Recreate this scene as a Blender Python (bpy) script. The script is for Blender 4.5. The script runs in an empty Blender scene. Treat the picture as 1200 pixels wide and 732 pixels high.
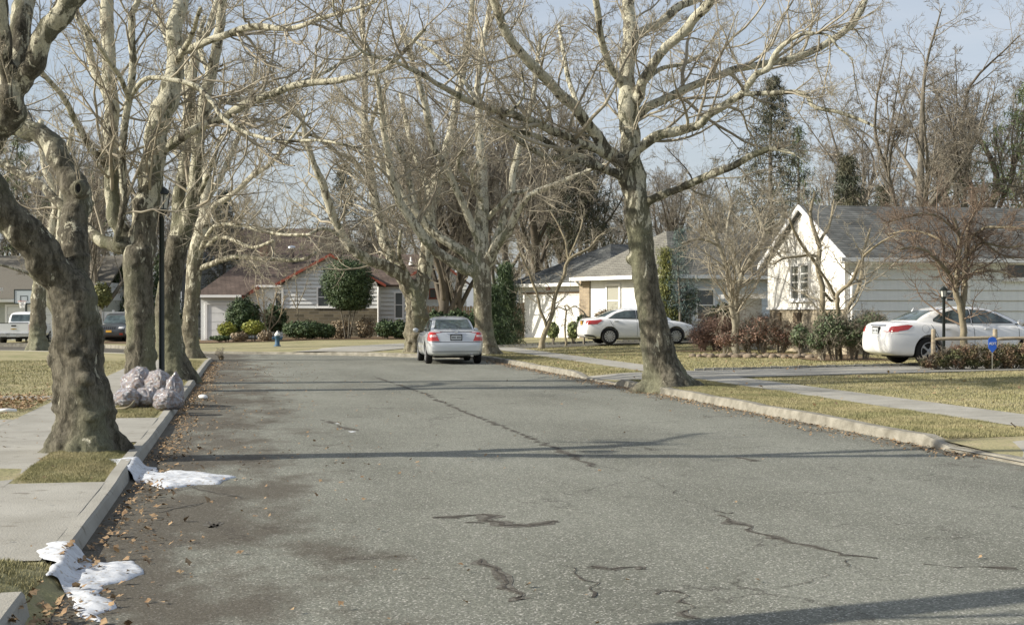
import bpy, bmesh, math, random
import numpy as np
from mathutils import Vector, Matrix, noise, geometry
from mathutils.bvhtree import BVHTree
R_=math.radians
rng=np.random.default_rng(7); random.seed(7)
SC=bpy.context.scene; COL=SC.collection
# ------------------------------------------------------------ camera
F=1650.0; HY=366.0; CH=1.6
cam=bpy.data.cameras.new('camera'); co=bpy.data.objects.new('camera',cam); COL.objects.link(co)
cam.sensor_width=36; cam.lens=36*F/1200; cam.clip_start=.1; cam.clip_end=6000
co.location=(0,0,CH); co.rotation_euler=(math.pi/2,0,0); SC.camera=co
# ------------------------------------------------------------ light
SUN_EL=R_(27); SDX,SDY=-.985,-.17          # horizontal direction towards the sun
w=bpy.data.worlds.new('World'); SC.world=w; w.use_nodes=True
nt=w.node_tree; bg=nt.nodes['Background']; sky=nt.nodes.new('ShaderNodeTexSky'); sky.sky_type='NISHITA'
sky.sun_disc=False; sky.sun_elevation=SUN_EL; sky.sun_rotation=math.atan2(SDX,SDY)%(2*math.pi)
sky.air_density=1.0; sky.dust_density=2.2; sky.ozone_density=1.5
tc=nt.nodes.new('ShaderNodeTexCoord'); mp=nt.nodes.new('ShaderNodeMapping'); mp.inputs['Scale'].default_value=(1,1,5)
cn=nt.nodes.new('ShaderNodeTexNoise'); cn.inputs['Scale'].default_value=2.2; cn.inputs['Detail'].default_value=7; cn.inputs['Roughness'].default_value=.6
cr=nt.nodes.new('ShaderNodeValToRGB'); cr.color_ramp.elements[0].position=.42; cr.color_ramp.elements[1].position=.78
cr.color_ramp.elements[0].color=(.42,.42,.42,1); cr.color_ramp.elements[1].color=(.85,.85,.85,1)
mx=nt.nodes.new('ShaderNodeMixRGB'); mx.inputs[2].default_value=(5.1,5.4,5.9,1)
L=nt.links.new
L(tc.outputs['Generated'],mp.inputs[0]); L(mp.outputs[0],cn.inputs['Vector']); L(cn.outputs[0],cr.inputs[0]); L(cr.outputs[0],mx.inputs[0])
L(sky.outputs[0],mx.inputs[1]); L(mx.outputs[0],bg.inputs[0]); bg.inputs[1].default_value=.102
sl=bpy.data.lights.new('sun','SUN'); sl.energy=5.0; sl.angle=R_(.6); sl.color=(1,.925,.80)
so=bpy.data.objects.new('sun',sl); COL.objects.link(so)
so.rotation_euler=Vector((-SDX*math.cos(SUN_EL),-SDY*math.cos(SUN_EL),-math.sin(SUN_EL))).to_track_quat('-Z','Y').to_euler()
SC.view_settings.view_transform='Standard'; SC.view_settings.look='None'; SC.view_settings.exposure=.48; SC.view_settings.gamma=1
SC.render.engine='CYCLES'
# ------------------------------------------------------------ frames
TH=math.atan(313/F); CT,ST=math.cos(TH),math.sin(TH)
def RF(s,t): return (t*CT-s*ST, s*CT+t*ST)          # road frame (along, right) -> world
def toR(x,y): return (-x*ST+y*CT, x*CT+y*ST)        # world -> (s,t)
def at(px,py,Y): return Vector(((px-600)/F*Y, Y, CH-(py-HY)/F*Y))
def gp(px,py,z=0.):
    Y=(CH-z)*F/(py-HY); return ((px-600)/F*Y,Y)
def sm(a): a=min(1,max(0,a)); return a*a*(3-2*a)
def D(x,y): return -.2*sm((-x-8)/12)*sm((y-50)/25)   # street level
APR=[(11.3,15.2),(30.0,33.6)]
def H(x,y):                                           # lawn level
    s,t=toR(x,y); z=D(x,y)+(.12 if t>3 else .078)
    if t>9.8: z+=.016*(min(t,30)-9.8)+.12*sm((s-50)/10)*sm((t-10)/6)
    if t<-3.2: z+=.02*sm((-t-3.2)/3)
    if t<-1.05 and s<8.95: z+=.075*sm((8.95-s)/.35)*sm((-1.12-t)/.3)
    elif -2.1<t<-1.2 and 13<s<16.95: z+=.035*sm((16.95-s)/.5)*sm((s-13)/.5)*sm((-1.25-t)/.2)*sm((t+2.1)/.2)
    for a,b in APR:
        if t>5 and a-.35<s<b+.35:
            k=sm((9.5-t)/1.5)*min(1,sm((s-a+.35)/.35),sm((b+.35-s)/.35)); z=z*(1-k)+(D(x,y)+.022)*k
    return z
# ------------------------------------------------------------ tagging / linking
def tag(o,label=None,cat=None,group=None,kind=None):
    if label: o['label']=label
    if cat: o['category']=cat
    if group: o['group']=group
    if kind: o['kind']=kind
    return o
def thing(name,label,cat,loc=(0,0,0),rz=0,group=None):
    o=bpy.data.objects.new(name,None); o.location=loc; o.rotation_euler=(0,0,rz); o.empty_display_size=.2
    COL.objects.link(o); return tag(o,label,cat,group)
def link(name,me,mat,parent=None):
    o=bpy.data.objects.new(name,me); COL.objects.link(o)
    if mat is not None and not me.materials:
        me.materials.append(mat)
    if parent is not None: o.parent=parent
    return o
def obj(name,bm,mat,parent=None,smooth=False):
    bmesh.ops.recalc_face_normals(bm,faces=bm.faces)
    me=bpy.data.meshes.new(name); bm.to_mesh(me); bm.free()
    if smooth: me.polygons.foreach_set('use_smooth',[True]*len(me.polygons))
    return link(name,me,mat,parent)
def npmesh(name,V,Fc,mat,parent=None,smooth=False):
    """Fc: (n,k) int array"""
    me=bpy.data.meshes.new(name); V=np.ascontiguousarray(V,dtype=np.float32); Fc=np.ascontiguousarray(Fc,dtype=np.int32)
    n,k=Fc.shape; me.vertices.add(len(V)); me.vertices.foreach_set('co',V.ravel())
    me.loops.add(n*k); me.loops.foreach_set('vertex_index',Fc.ravel())
    me.polygons.add(n); me.polygons.foreach_set('loop_start',np.arange(0,n*k,k,dtype=np.int32)); 
    try: me.polygons.foreach_set('loop_total',np.full(n,k,dtype=np.int32))
    except Exception: pass
    if smooth: me.polygons.foreach_set('use_smooth',np.ones(n,dtype=bool))
    me.update(calc_edges=True); me.validate()
    return link(name,me,mat,parent)
def copy_tree(o,parent=None):
    c=o.copy(); COL.objects.link(c)
    if parent is not None: c.parent=parent
    for ch in list(o.children): copy_tree(ch,c)
    return c
# ------------------------------------------------------------ materials
def nd(nt,typ,**kw):
    n=nt.nodes.new('ShaderNode'+typ)
    for k,v in kw.items():
        if k in n.inputs: n.inputs[k].default_value=v
        else: setattr(n,k,v)
    return n
def C4(c): return (c[0],c[1],c[2],1)
def mat(name,c1,c2=None,scale=3.,lo=.35,hi=.65,rough=.8,metal=0,bump=0,bscale=30.,detail=6,c3=None,s3=20,lo3=.5,hi3=.6,vscale=(1,1,1),spec=.3,coat=0,trans=0):
    m=bpy.data.materials.new(name); m.use_nodes=True; nt=m.node_tree; b=nt.nodes['Principled BSDF']
    b.inputs['Roughness'].default_value=rough; b.inputs['Metallic'].default_value=metal
    b.inputs['Specular IOR Level'].default_value=spec; b.inputs['Coat Weight'].default_value=coat
    b.inputs['Base Color'].default_value=C4(c1)
    g=nd(nt,'NewGeometry') if True else None
    mp=nd(nt,'Mapping'); mp.inputs['Scale'].default_value=vscale; nt.links.new(g.outputs['Position'],mp.inputs[0])
    out=None
    if c2 is not None:
        n=nd(nt,'TexNoise',Scale=scale,Detail=detail,Roughness=.6); nt.links.new(mp.outputs[0],n.inputs['Vector'])
        r=nd(nt,'MapRange'); r.inputs[1].default_value=lo; r.inputs[2].default_value=hi; nt.links.new(n.outputs[0],r.inputs[0])
        x=nd(nt,'MixRGB'); x.inputs[1].default_value=C4(c1); x.inputs[2].default_value=C4(c2); nt.links.new(r.outputs[0],x.inputs[0]); out=x.outputs[0]
        if c3 is not None:
            n3=nd(nt,'TexNoise',Scale=s3,Detail=4); nt.links.new(mp.outputs[0],n3.inputs['Vector'])
            r3=nd(nt,'MapRange'); r3.inputs[1].default_value=lo3; r3.inputs[2].default_value=hi3; nt.links.new(n3.outputs[0],r3.inputs[0])
            x3=nd(nt,'MixRGB'); x3.inputs[2].default_value=C4(c3); nt.links.new(out,x3.inputs[1]); nt.links.new(r3.outputs[0],x3.inputs[0]); out=x3.outputs[0]
        nt.links.new(out,b.inputs['Base Color'])
    if bump:
        bn=nd(nt,'TexNoise',Scale=bscale,Detail=5); nt.links.new(mp.outputs[0],bn.inputs['Vector'])
        bu=nd(nt,'Bump',Strength=bump,Distance=.02); nt.links.new(bn.outputs[0],bu.inputs['Height']); nt.links.new(bu.outputs[0],b.inputs['Normal'])
    return m
def bark_mat(name,pale_lo,pale_hi,base=(.185,.17,.13),alt=(.075,.068,.05),pale=(.55,.53,.41),olive=(.185,.185,.125)):
    """plane-tree bark: flaking plates, more pale skin with height"""
    m=bpy.data.materials.new(name); m.use_nodes=True; nt=m.node_tree; b=nt.nodes['Principled BSDF']; b.inputs['Roughness'].default_value=.85; b.inputs['Specular IOR Level'].default_value=.2
    l=nt.links.new; g=nd(nt,'NewGeometry'); mp=nd(nt,'Mapping'); mp.inputs['Scale'].default_value=(1,1,.38); l(g.outputs['Position'],mp.inputs[0])
    sp=nd(nt,'SeparateXYZ'); l(g.outputs['Position'],sp.inputs[0])
    hr=nd(nt,'MapRange'); hr.inputs[1].default_value=pale_lo; hr.inputs[2].default_value=pale_hi; hr.inputs[3].default_value=-.10; hr.inputs[4].default_value=.095; l(sp.outputs[2],hr.inputs[0])
    n1=nd(nt,'TexNoise',Scale=6.5,Detail=6,Roughness=.66,Distortion=.5); l(mp.outputs[0],n1.inputs['Vector'])
    n2=nd(nt,'TexNoise',Scale=11,Detail=5,Roughness=.65,Distortion=.4); l(mp.outputs[0],n2.inputs['Vector'])
    n4=nd(nt,'TexNoise',Scale=1.3,Detail=3); l(mp.outputs[0],n4.inputs['Vector'])
    x0=nd(nt,'MixRGB'); x0.inputs[1].default_value=C4(alt); x0.inputs[2].default_value=C4(base)
    r0=nd(nt,'MapRange'); r0.inputs[1].default_value=.42; r0.inputs[2].default_value=.58; l(n2.outputs[0],r0.inputs[0]); l(r0.outputs[0],x0.inputs[0])
    x1=nd(nt,'MixRGB'); x1.inputs[2].default_value=C4(olive); l(x0.outputs[0],x1.inputs[1])
    r1=nd(nt,'MapRange'); r1.inputs[1].default_value=.48; r1.inputs[2].default_value=.60; l(n4.outputs[0],r1.inputs[0]); l(r1.outputs[0],x1.inputs[0])
    ad=nd(nt,'Math',operation='ADD'); l(n1.outputs[0],ad.inputs[0]); l(hr.outputs[0],ad.inputs[1])
    r2=nd(nt,'MapRange'); r2.inputs[1].default_value=.525; r2.inputs[2].default_value=.55; l(ad.outputs[0],r2.inputs[0])
    x2=nd(nt,'MixRGB'); x2.inputs[2].default_value=C4(pale); l(x1.outputs[0],x2.inputs[1]); l(r2.outputs[0],x2.inputs[0])
    n3=nd(nt,'TexNoise',Scale=34,Detail=7,Roughness=.75); l(mp.outputs[0],n3.inputs['Vector'])
    vo=nd(nt,'TexVoronoi',Scale=11,feature='DISTANCE_TO_EDGE'); wn=nd(nt,'TexNoise',Scale=5,Detail=5,Roughness=.7); l(mp.outputs[0],wn.inputs['Vector'])
    wa=nd(nt,'MixRGB',blend_type='ADD'); wa.inputs[0].default_value=.45; l(mp.outputs[0],wa.inputs[1]); l(wn.outputs['Color'],wa.inputs[2]); l(wa.outputs[0],vo.inputs['Vector'])
    vr=nd(nt,'MapRange'); vr.inputs[1].default_value=0; vr.inputs[2].default_value=.07; vr.inputs[3].default_value=.62; vr.inputs[4].default_value=1.; l(vo.outputs['Distance'],vr.inputs[0])
    fr=nd(nt,'MapRange'); fr.inputs[1].default_value=.3; fr.inputs[2].default_value=.7; fr.inputs[3].default_value=.62; fr.inputs[4].default_value=1.38; l(n3.outputs[0],fr.inputs[0])
    m1=nd(nt,'Math',operation='MULTIPLY'); l(vr.outputs[0],m1.inputs[0]); l(fr.outputs[0],m1.inputs[1])
    m2=nd(nt,'MixRGB',blend_type='MULTIPLY'); m2.inputs[0].default_value=1.; l(x2.outputs[0],m2.inputs[1]); l(m1.outputs[0],m2.inputs[2]); l(m2.outputs[0],b.inputs['Base Color'])
    a2=nd(nt,'Math',operation='MULTIPLY_ADD'); a2.inputs[1].default_value=-.25; l(r2.outputs[0],a2.inputs[0]); l(n3.outputs[0],a2.inputs[2])
    bu=nd(nt,'Bump',Strength=1.,Distance=.035); l(a2.outputs[0],bu.inputs['Height']); l(bu.outputs[0],b.inputs['Normal'])
    return m
M={}
M['bark']=bark_mat('plane_bark',2.,6.)
M['bark_far']=bark_mat('plane_bark_pale',1.,5.,base=(.23,.21,.155),alt=(.14,.125,.09),pale=(.56,.535,.42),olive=(.23,.23,.155))
M['twig']=mat('twig_grey_brown',(.42,.385,.30),(.24,.21,.16),scale=1.2)
M['twig_brown']=mat('twig_brown',(.31,.28,.225),(.20,.175,.14),scale=.6)
M['bark_brown']=mat('bark_brown',(.20,.18,.145),(.105,.095,.075),scale=5,vscale=(1,1,.3),bump=.6)
M['bark_dark']=mat('bark_dark_brown',(.13,.11,.085),(.07,.06,.046),scale=5,vscale=(1,1,.3),bump=.6)
M['bark_small']=mat('bark_smooth_tan',(.30,.26,.18),(.17,.15,.10),scale=6,vscale=(1,1,.4),bump=.4,bscale=60)
M['white']=mat('white_paint',(.80,.81,.80),(.70,.71,.70),scale=1.5,rough=.6)
M['siding']=mat('white_siding_paint',(.76,.78,.77),(.68,.70,.69),scale=2,rough=.6,vscale=(.6,.6,3))
M['whitetrim']=mat('white_trim',(.82,.82,.80),rough=.5)
M['red']=mat('red_trim_paint',(.30,.075,.045),(.22,.055,.035),scale=3,rough=.6)
M['grey']=mat('greenish_grey_paint',(.42,.45,.40),rough=.7)
M['black']=mat('black_metal',(.015,.022,.02),rough=.45,spec=.5)
M['rubber']=mat('rubber',(.018,.018,.018),rough=.85)
M['rim']=mat('alloy',(.55,.56,.57),rough=.35,metal=.7)
M['glassw']=mat('window_glass',(.045,.055,.055),rough=.07,spec=.8)
M['curtain']=mat('window_blind',(.34,.34,.29),rough=.25,spec=.6)
M['netting']=mat('net_curtained_glass',(.20,.21,.19),(.10,.11,.10),scale=3,rough=.15,spec=.7)
M['carglass']=mat('car_glass',(.03,.045,.045),(.11,.15,.15),scale=2.5,rough=.05,spec=.9)
M['silver']=mat('silver_car_paint',(.56,.59,.61),rough=.34,metal=.35,coat=.6,spec=.5)
M['carwhite']=mat('white_car_paint',(.80,.81,.81),rough=.3,coat=.7,spec=.5)
M['cardark']=mat('dark_grey_car_paint',(.06,.065,.07),rough=.3,coat=.8)
M['tail']=mat('red_tail_lamp',(.42,.022,.014),rough=.15,spec=.8,coat=.5)
M['lamp']=mat('clear_lamp',(.75,.74,.72),rough=.15,spec=.8)
M['plate']=mat('plate_pale',(.5,.53,.55),rough=.5)
M['plate_y']=mat('plate_yellow',(.75,.42,.06),rough=.5)
M['under']=mat('underbody',(.02,.02,.02),rough=.9)
M['chrome']=mat('chrome',(.7,.7,.7),rough=.15,metal=.9)
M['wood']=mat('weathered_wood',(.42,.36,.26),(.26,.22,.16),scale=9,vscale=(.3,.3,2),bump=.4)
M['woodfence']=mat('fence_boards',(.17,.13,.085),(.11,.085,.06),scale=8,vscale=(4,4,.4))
M['brick']=None
M['snow']=mat('old_snow',(.60,.63,.67),(.43,.45,.48),scale=7,lo=.45,hi=.7,rough=.6,bump=.35,bscale=14,c3=(.36,.33,.28),s3=30,lo3=.56,hi3=.68)
M['leaf']=mat('dead_leaf',(.20,.125,.07),(.40,.29,.17),scale=14,rough=.85)
M['grass']=mat('winter_grass',(.36,.32,.185),(.235,.23,.115),scale=.9,lo=.38,hi=.62,rough=.9)
M['lawn']=mat('lawn_soil',(.335,.30,.17),(.22,.215,.105),scale=.5,lo=.38,hi=.62,rough=.95,bump=.9,bscale=22,c3=(.35,.30,.185),s3=3.5,lo3=.5,hi3=.68)
M['lawngreen']=M['lawn']
def fol(name,a,b,s=2.5): return mat(name,a,b,scale=s,lo=.4,hi=.6,rough=.6,spec=.4)
M['yew']=fol('yew',(.035,.065,.025),(.07,.105,.04))
M['yellow']=fol('gold_shrub',(.30,.30,.05),(.20,.23,.05))
M['cedar']=fol('conifer_needles',(.045,.058,.035),(.105,.10,.06),.8)
M['pine']=fol('pine_needles',(.075,.105,.045),(.13,.16,.07),.8)
M['holly']=fol('holly_leaves',(.055,.085,.04),(.13,.16,.085),4)
M['rust']=fol('rust_shrub',(.16,.09,.07),(.27,.17,.12),3)
M['brownshrub']=fol('brown_shrub',(.20,.155,.10),(.28,.22,.14),2)
M['mix']=fol('low_hedge_mix',(.11,.12,.05),(.19,.115,.075),3)
M['variegated']=fol('variegated_leaves',(.34,.36,.16),(.14,.19,.07),8)
def road_mat():
    m=bpy.data.materials.new('old_asphalt'); m.use_nodes=True; nt=m.node_tree; b=nt.nodes['Principled BSDF']; b.inputs['Roughness'].default_value=.88; b.inputs['Specular IOR Level'].default_value=.25
    l=nt.links.new; g=nd(nt,'NewGeometry')
    rot=nd(nt,'Mapping'); rot.inputs['Rotation'].default_value=(0,0,-TH); l(g.outputs['Position'],rot.inputs[0])   # x=t, y=s
    big=nd(nt,'TexNoise',Scale=.35,Detail=6,Roughness=.6); mpb=nd(nt,'Mapping'); mpb.inputs['Scale'].default_value=(1.6,.6,1); l(rot.outputs[0],mpb.inputs[0]); l(mpb.outputs[0],big.inputs['Vector'])
    rb=nd(nt,'MapRange'); rb.inputs[1].default_value=.36; rb.inputs[2].default_value=.64; l(big.outputs[0],rb.inputs[0])
    x=nd(nt,'MixRGB'); x.inputs[1].default_value=(.145,.149,.124,1); x.inputs[2].default_value=(.204,.210,.178,1); l(rb.outputs[0],x.inputs[0])
    # pale and dark aggregate
    v=nd(nt,'TexVoronoi',Scale=95); l(g.outputs['Position'],v.inputs['Vector'])
    wn=nd(nt,'SeparateXYZ'); l(v.outputs['Color'],wn.inputs[0])
    ra=nd(nt,'MapRange'); ra.inputs[1].default_value=.0; ra.inputs[2].default_value=1; ra.inputs[3].default_value=.6; ra.inputs[4].default_value=1.35; l(wn.outputs[0],ra.inputs[0])
    mu=nd(nt,'MixRGB',blend_type='MULTIPLY'); mu.inputs[0].default_value=1; l(x.outputs[0],mu.inputs[1]); l(ra.outputs[0],mu.inputs[2])
    gr=nd(nt,'Math',operation='GREATER_THAN'); gr.inputs[1].default_value=.93; l(wn.outputs[1],gr.inputs[0])
    sp2=nd(nt,'MixRGB'); sp2.inputs[2].default_value=(.42,.41,.37,1); l(gr.outputs[0],sp2.inputs[0]); l(mu.outputs[0],sp2.inputs[1])
    # dirt and wet leaf litter ground into the left gutter side
    sep=nd(nt,'SeparateXYZ'); l(rot.outputs[0],sep.inputs[0])
    dn=nd(nt,'TexNoise',Scale=1.1,Detail=7,Roughness=.65); mpd=nd(nt,'Mapping'); mpd.inputs['Scale'].default_value=(1,.55,1); l(rot.outputs[0],mpd.inputs[0]); l(mpd.outputs[0],dn.inputs['Vector'])
    dl=nd(nt,'MapRange'); dl.inputs[1].default_value=-1.2; dl.inputs[2].default_value=2.3; dl.inputs[3].default_value=.30; dl.inputs[4].default_value=-.20; l(sep.outputs[0],dl.inputs[0])
    da=nd(nt,'Math',operation='ADD'); l(dn.outputs[0],da.inputs[0]); l(dl.outputs[0],da.inputs[1])
    dr=nd(nt,'MapRange'); dr.inputs[1].default_value=.52; dr.inputs[2].default_value=.68; dr.inputs[4].default_value=.7; l(da.outputs[0],dr.inputs[0])
    dx=nd(nt,'MixRGB'); dx.inputs[2].default_value=(.066,.052,.038,1); l(dr.outputs[0],dx.inputs[0]); l(sp2.outputs[0],dx.inputs[1])
    # right gutter dirt
    dl2=nd(nt,'MapRange'); dl2.inputs[1].default_value=6.6; dl2.inputs[2].default_value=8.; dl2.inputs[3].default_value=-.25; dl2.inputs[4].default_value=.12; l(sep.outputs[0],dl2.inputs[0])
    da2=nd(nt,'Math',operation='ADD'); l(dn.outputs[0],da2.inputs[0]); l(dl2.outputs[0],da2.inputs[1])
    dr2=nd(nt,'MapRange'); dr2.inputs[1].default_value=.5; dr2.inputs[2].default_value=.65; dr2.inputs[4].default_value=.65; l(da2.outputs[0],dr2.inputs[0])
    dx2=nd(nt,'MixRGB'); dx2.inputs[2].default_value=(.07,.058,.043,1); l(dr2.outputs[0],dx2.inputs[0]); l(dx.outputs[0],dx2.inputs[1])
    # fine crack network
    vc=nd(nt,'TexVoronoi',Scale=.55,feature='DISTANCE_TO_EDGE'); wv=nd(nt,'TexNoise',Scale=1.6,Detail=6,Roughness=.7); l(rot.outputs[0],wv.inputs['Vector'])
    wm=nd(nt,'MixRGB',blend_type='ADD'); wm.inputs[0].default_value=1.; l(rot.outputs[0],wm.inputs[1]); l(wv.outputs['Color'],wm.inputs[2]); l(wm.outputs[0],vc.inputs['Vector'])
    cm=nd(nt,'MapRange'); cm.inputs[1].default_value=.0; cm.inputs[2].default_value=.014; cm.inputs[3].default_value=.75; cm.inputs[4].default_value=0; l(vc.outputs['Distance'],cm.inputs[0])
    cb=nd(nt,'MapRange'); cb.inputs[1].default_value=.5; cb.inputs[2].default_value=.6; l(dn.outputs[0],cb.inputs[0])
    cc=nd(nt,'Math',operation='MULTIPLY'); l(cm.outputs[0],cc.inputs[0]); l(cb.outputs[0],cc.inputs[1])
    cx=nd(nt,'MixRGB'); cx.inputs[2].default_value=(.035,.03,.025,1); l(cc.outputs[0],cx.inputs[0]); l(dx2.outputs[0],cx.inputs[1])
    l(cx.outputs[0],b.inputs['Base Color'])
    bn=nd(nt,'TexNoise',Scale=55,Detail=4,Roughness=.7); l(g.outputs['Position'],bn.inputs['Vector'])
    bu=nd(nt,'Bump',Strength=.55,Distance=.012); l(bn.outputs[0],bu.inputs['Height']); 
    bu2=nd(nt,'Bump',Strength=.6,Distance=.03); l(dn.outputs[0],bu2.inputs['Height']); l(bu2.outputs[0],bu.inputs['Normal']); l(bu.outputs[0],b.inputs['Normal'])
    return m
M['road']=road_mat()
M['concrete']=mat('old_concrete',(.37,.36,.32),(.27,.26,.225),scale=1.2,lo=.35,hi=.7,rough=.9,bump=.35,bscale=70,c3=(.20,.185,.155),s3=7,lo3=.62,hi3=.75)
M['kerb']=mat('kerb_concrete',(.30,.285,.24),(.17,.16,.13),scale=4,lo=.35,hi=.65,rough=.95,bump=.8,bscale=40)
M['tar']=mat('crack_filler',(.035,.031,.026),(.10,.09,.075),scale=14,rough=.9)
M['halo']=mat('crumbled_asphalt',(.155,.15,.13),(.075,.068,.055),scale=16,lo=.4,hi=.6,rough=.95,bump=.6,bscale=60)
M['sand']=mat('sandy_residue',(.225,.22,.19),(.165,.163,.142),scale=9,lo=.4,hi=.6,rough=.95)
M['block']=mat('granite_block',(.30,.30,.28),(.17,.17,.16),scale=8,rough=.9,bump=.5)
M['stone']=mat('garden_stone',(.27,.22,.16),(.16,.13,.10),scale=6,rough=.95,bump=.7,bscale=20)
M['soil']=mat('bed_soil',(.13,.09,.055),(.20,.14,.085),scale=5,rough=.95,bump=.9,bscale=35)
def shingle(name,a,b_,sc=1.):
    m=bpy.data.materials.new(name); m.use_nodes=True; nt=m.node_tree; b=nt.nodes['Principled BSDF']; b.inputs['Roughness'].default_value=.95; b.inputs['Specular IOR Level'].default_value=.15
    l=nt.links.new; tc=nd(nt,'TexCoord'); g=nd(nt,'NewGeometry')
    sp=nd(nt,'SeparateXYZ'); l(tc.outputs['Object'],sp.inputs[0])
    ad=nd(nt,'Math',operation='ADD'); l(sp.outputs[0],ad.inputs[0]); l(sp.outputs[1],ad.inputs[1])
    cb=nd(nt,'CombineXYZ'); l(ad.outputs[0],cb.inputs[0]); l(sp.outputs[2],cb.inputs[1])
    br=nd(nt,'TexBrick'); br.inputs['Scale'].default_value=3.2*sc; br.inputs['Row Height'].default_value=.25; br.inputs['Brick Width'].default_value=.9; br.inputs['Mortar Size'].default_value=.03
    br.inputs['Color1'].default_value=C4(a); br.inputs['Color2'].default_value=C4(b_); br.inputs['Mortar'].default_value=(a[0]*.45,a[1]*.45,a[2]*.45,1)
    l(cb.outputs[0],br.inputs['Vector'])
    n=nd(nt,'TexNoise',Scale=1.1,Detail=6); l(g.outputs['Position'],n.inputs['Vector'])
    r=nd(nt,'MapRange'); r.inputs[1].default_value=.3; r.inputs[2].default_value=.7; r.inputs[3].default_value=.75; r.inputs[4].default_value=1.25; l(n.outputs[0],r.inputs[0])
    mu=nd(nt,'MixRGB',blend_type='MULTIPLY'); mu.inputs[0].default_value=1; l(br.outputs['Color'],mu.inputs[1]); l(r.outputs[0],mu.inputs[2]); l(mu.outputs[0],b.inputs['Base Color'])
    bu=nd(nt,'Bump',Strength=.5,Distance=.03); l(br.outputs['Fac'],bu.inputs['Height']); bu.invert=True; l(bu.outputs[0],b.inputs['Normal'])
    return m
M['shb']=shingle('brown_shingles',(.138,.106,.09),(.105,.082,.07))
M['shg']=shingle('grey_shingles',(.15,.155,.148),(.085,.09,.088))
M['shl']=shingle('pale_grey_shingles',(.21,.205,.18),(.17,.165,.145))
def brickm(name,a,b_,mo,sc,rh,bw):
    m=shingle(name,a,b_); br=[n for n in m.node_tree.nodes if n.type=='TEX_BRICK'][0]
    br.inputs['Scale'].default_value=sc; br.inputs['Row Height'].default_value=rh; br.inputs['Brick Width'].default_value=bw; br.inputs['Mortar'].default_value=C4(mo); br.inputs['Mortar Size'].default_value=.02; br.inputs['Bias'].default_value=0
    return m
M['stonewall']=brickm('ledge_stone',(.22,.19,.13),(.10,.09,.065),(.20,.185,.15),1.6,.3,.95)
M['brickp']=brickm('pale_brick',(.36,.29,.20),(.26,.21,.155),(.38,.35,.29),3,.25,.7)
M['bricktan']=mat('stone_foundation',(.40,.35,.26),(.28,.245,.185),scale=5,bump=.4)
# ------------------------------------------------------------ shape helpers
def box(bm,x0,x1,y0,y1,z0,z1,rz=0,pivot=None):
    vs=[bm.verts.new((x,y,z)) for z in (z0,z1) for x,y in ((x0,y0),(x1,y0),(x1,y1),(x0,y1))]
    for f in ((0,3,2,1),(4,5,6,7),(0,1,5,4),(1,2,6,5),(2,3,7,6),(3,0,4,7)): bm.faces.new([vs[i] for i in f])
    return vs
def bx(name,m,parent,*dims):
    bm=bmesh.new()
    for d in dims: box(bm,*d)
    return obj(name,bm,m,parent)
def tube_np(P,Rr,k=8,cap=True):
    """P (M,n,3), R (M,n) -> verts, quads (and cap quads omitted; ends taper)"""
    P=np.asarray(P,float); Rr=np.asarray(Rr,float); Mn,n,_=P.shape
    T=np.empty_like(P); T[:,1:-1]=P[:,2:]-P[:,:-2]; T[:,0]=P[:,1]-P[:,0]; T[:,-1]=P[:,-1]-P[:,-2]
    T/=np.linalg.norm(T,axis=2,keepdims=True)+1e-9
    mt=P[:,-1]-P[:,0]; mt/=np.linalg.norm(mt,axis=1,keepdims=True)+1e-9
    ref=np.where(np.abs(mt[:,2:3])>.8,np.array([[1.,.3,0]]),np.array([[0.,0,1]]))
    ref=np.repeat(ref[:,None,:],n,1)
    A=np.cross(T,ref); A/=np.linalg.norm(A,axis=2,keepdims=True)+1e-9; B=np.cross(T,A)
    th=np.arange(k)*2*np.pi/k
    V=P[:,:,None,:]+Rr[:,:,None,None]*(np.cos(th)[None,None,:,None]*A[:,:,None,:]+np.sin(th)[None,None,:,None]*B[:,:,None,:])
    V=V.reshape(-1,3)
    i=np.arange(Mn)[:,None,None]*n*k; j=np.arange(n-1)[None,:,None]*k; q=np.arange(k)[None,None,:]; q2=(q+1)%k
    Fc=np.stack(np.broadcast_arrays(i+j+q,i+j+q2,i+j+k+q2,i+j+k+q),-1).reshape(-1,4)
    return V,Fc
def smooth_poly(pts,per=6,wig=0,seed=0):
    """Catmull-Rom on list of (x,y,z,r)"""
    P=np.array(pts,float); n=len(P)
    if n==2: P=np.vstack([P[0],(P[0]+P[1])/2,P[1]]); n=3
    Q=np.vstack([2*P[0]-P[1],P,2*P[-1]-P[-2]]); out=[]
    for i in range(n-1):
        p0,p1,p2,p3=Q[i],Q[i+1],Q[i+2],Q[i+3]
        for k in range(per):
            t=k/per; out.append(.5*((2*p1)+(-p0+p2)*t+(2*p0-5*p1+4*p2-p3)*t*t+(-p0+3*p1-3*p2+p3)*t**3))
    out.append(P[-1]); out=np.array(out); out[:,3]=np.maximum(out[:,3],.004)
    if wig:
        r=np.random.default_rng(seed); w=r.normal(0,1,(len(out),3)); 
        w=(w+np.roll(w,1,0)+np.roll(w,-1,0))/3; w[0]=0; w[-1]=0
        out[:,:3]+=w*wig*out[:,3:4]
    return out
def resample(pl,n):
    d=np.r_[0,np.cumsum(np.linalg.norm(np.diff(pl[:,:3],axis=0),axis=1))]; t=np.linspace(0,d[-1],n)
    return np.stack([np.interp(t,d,pl[:,i]) for i in range(4)],1),d[-1]
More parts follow.
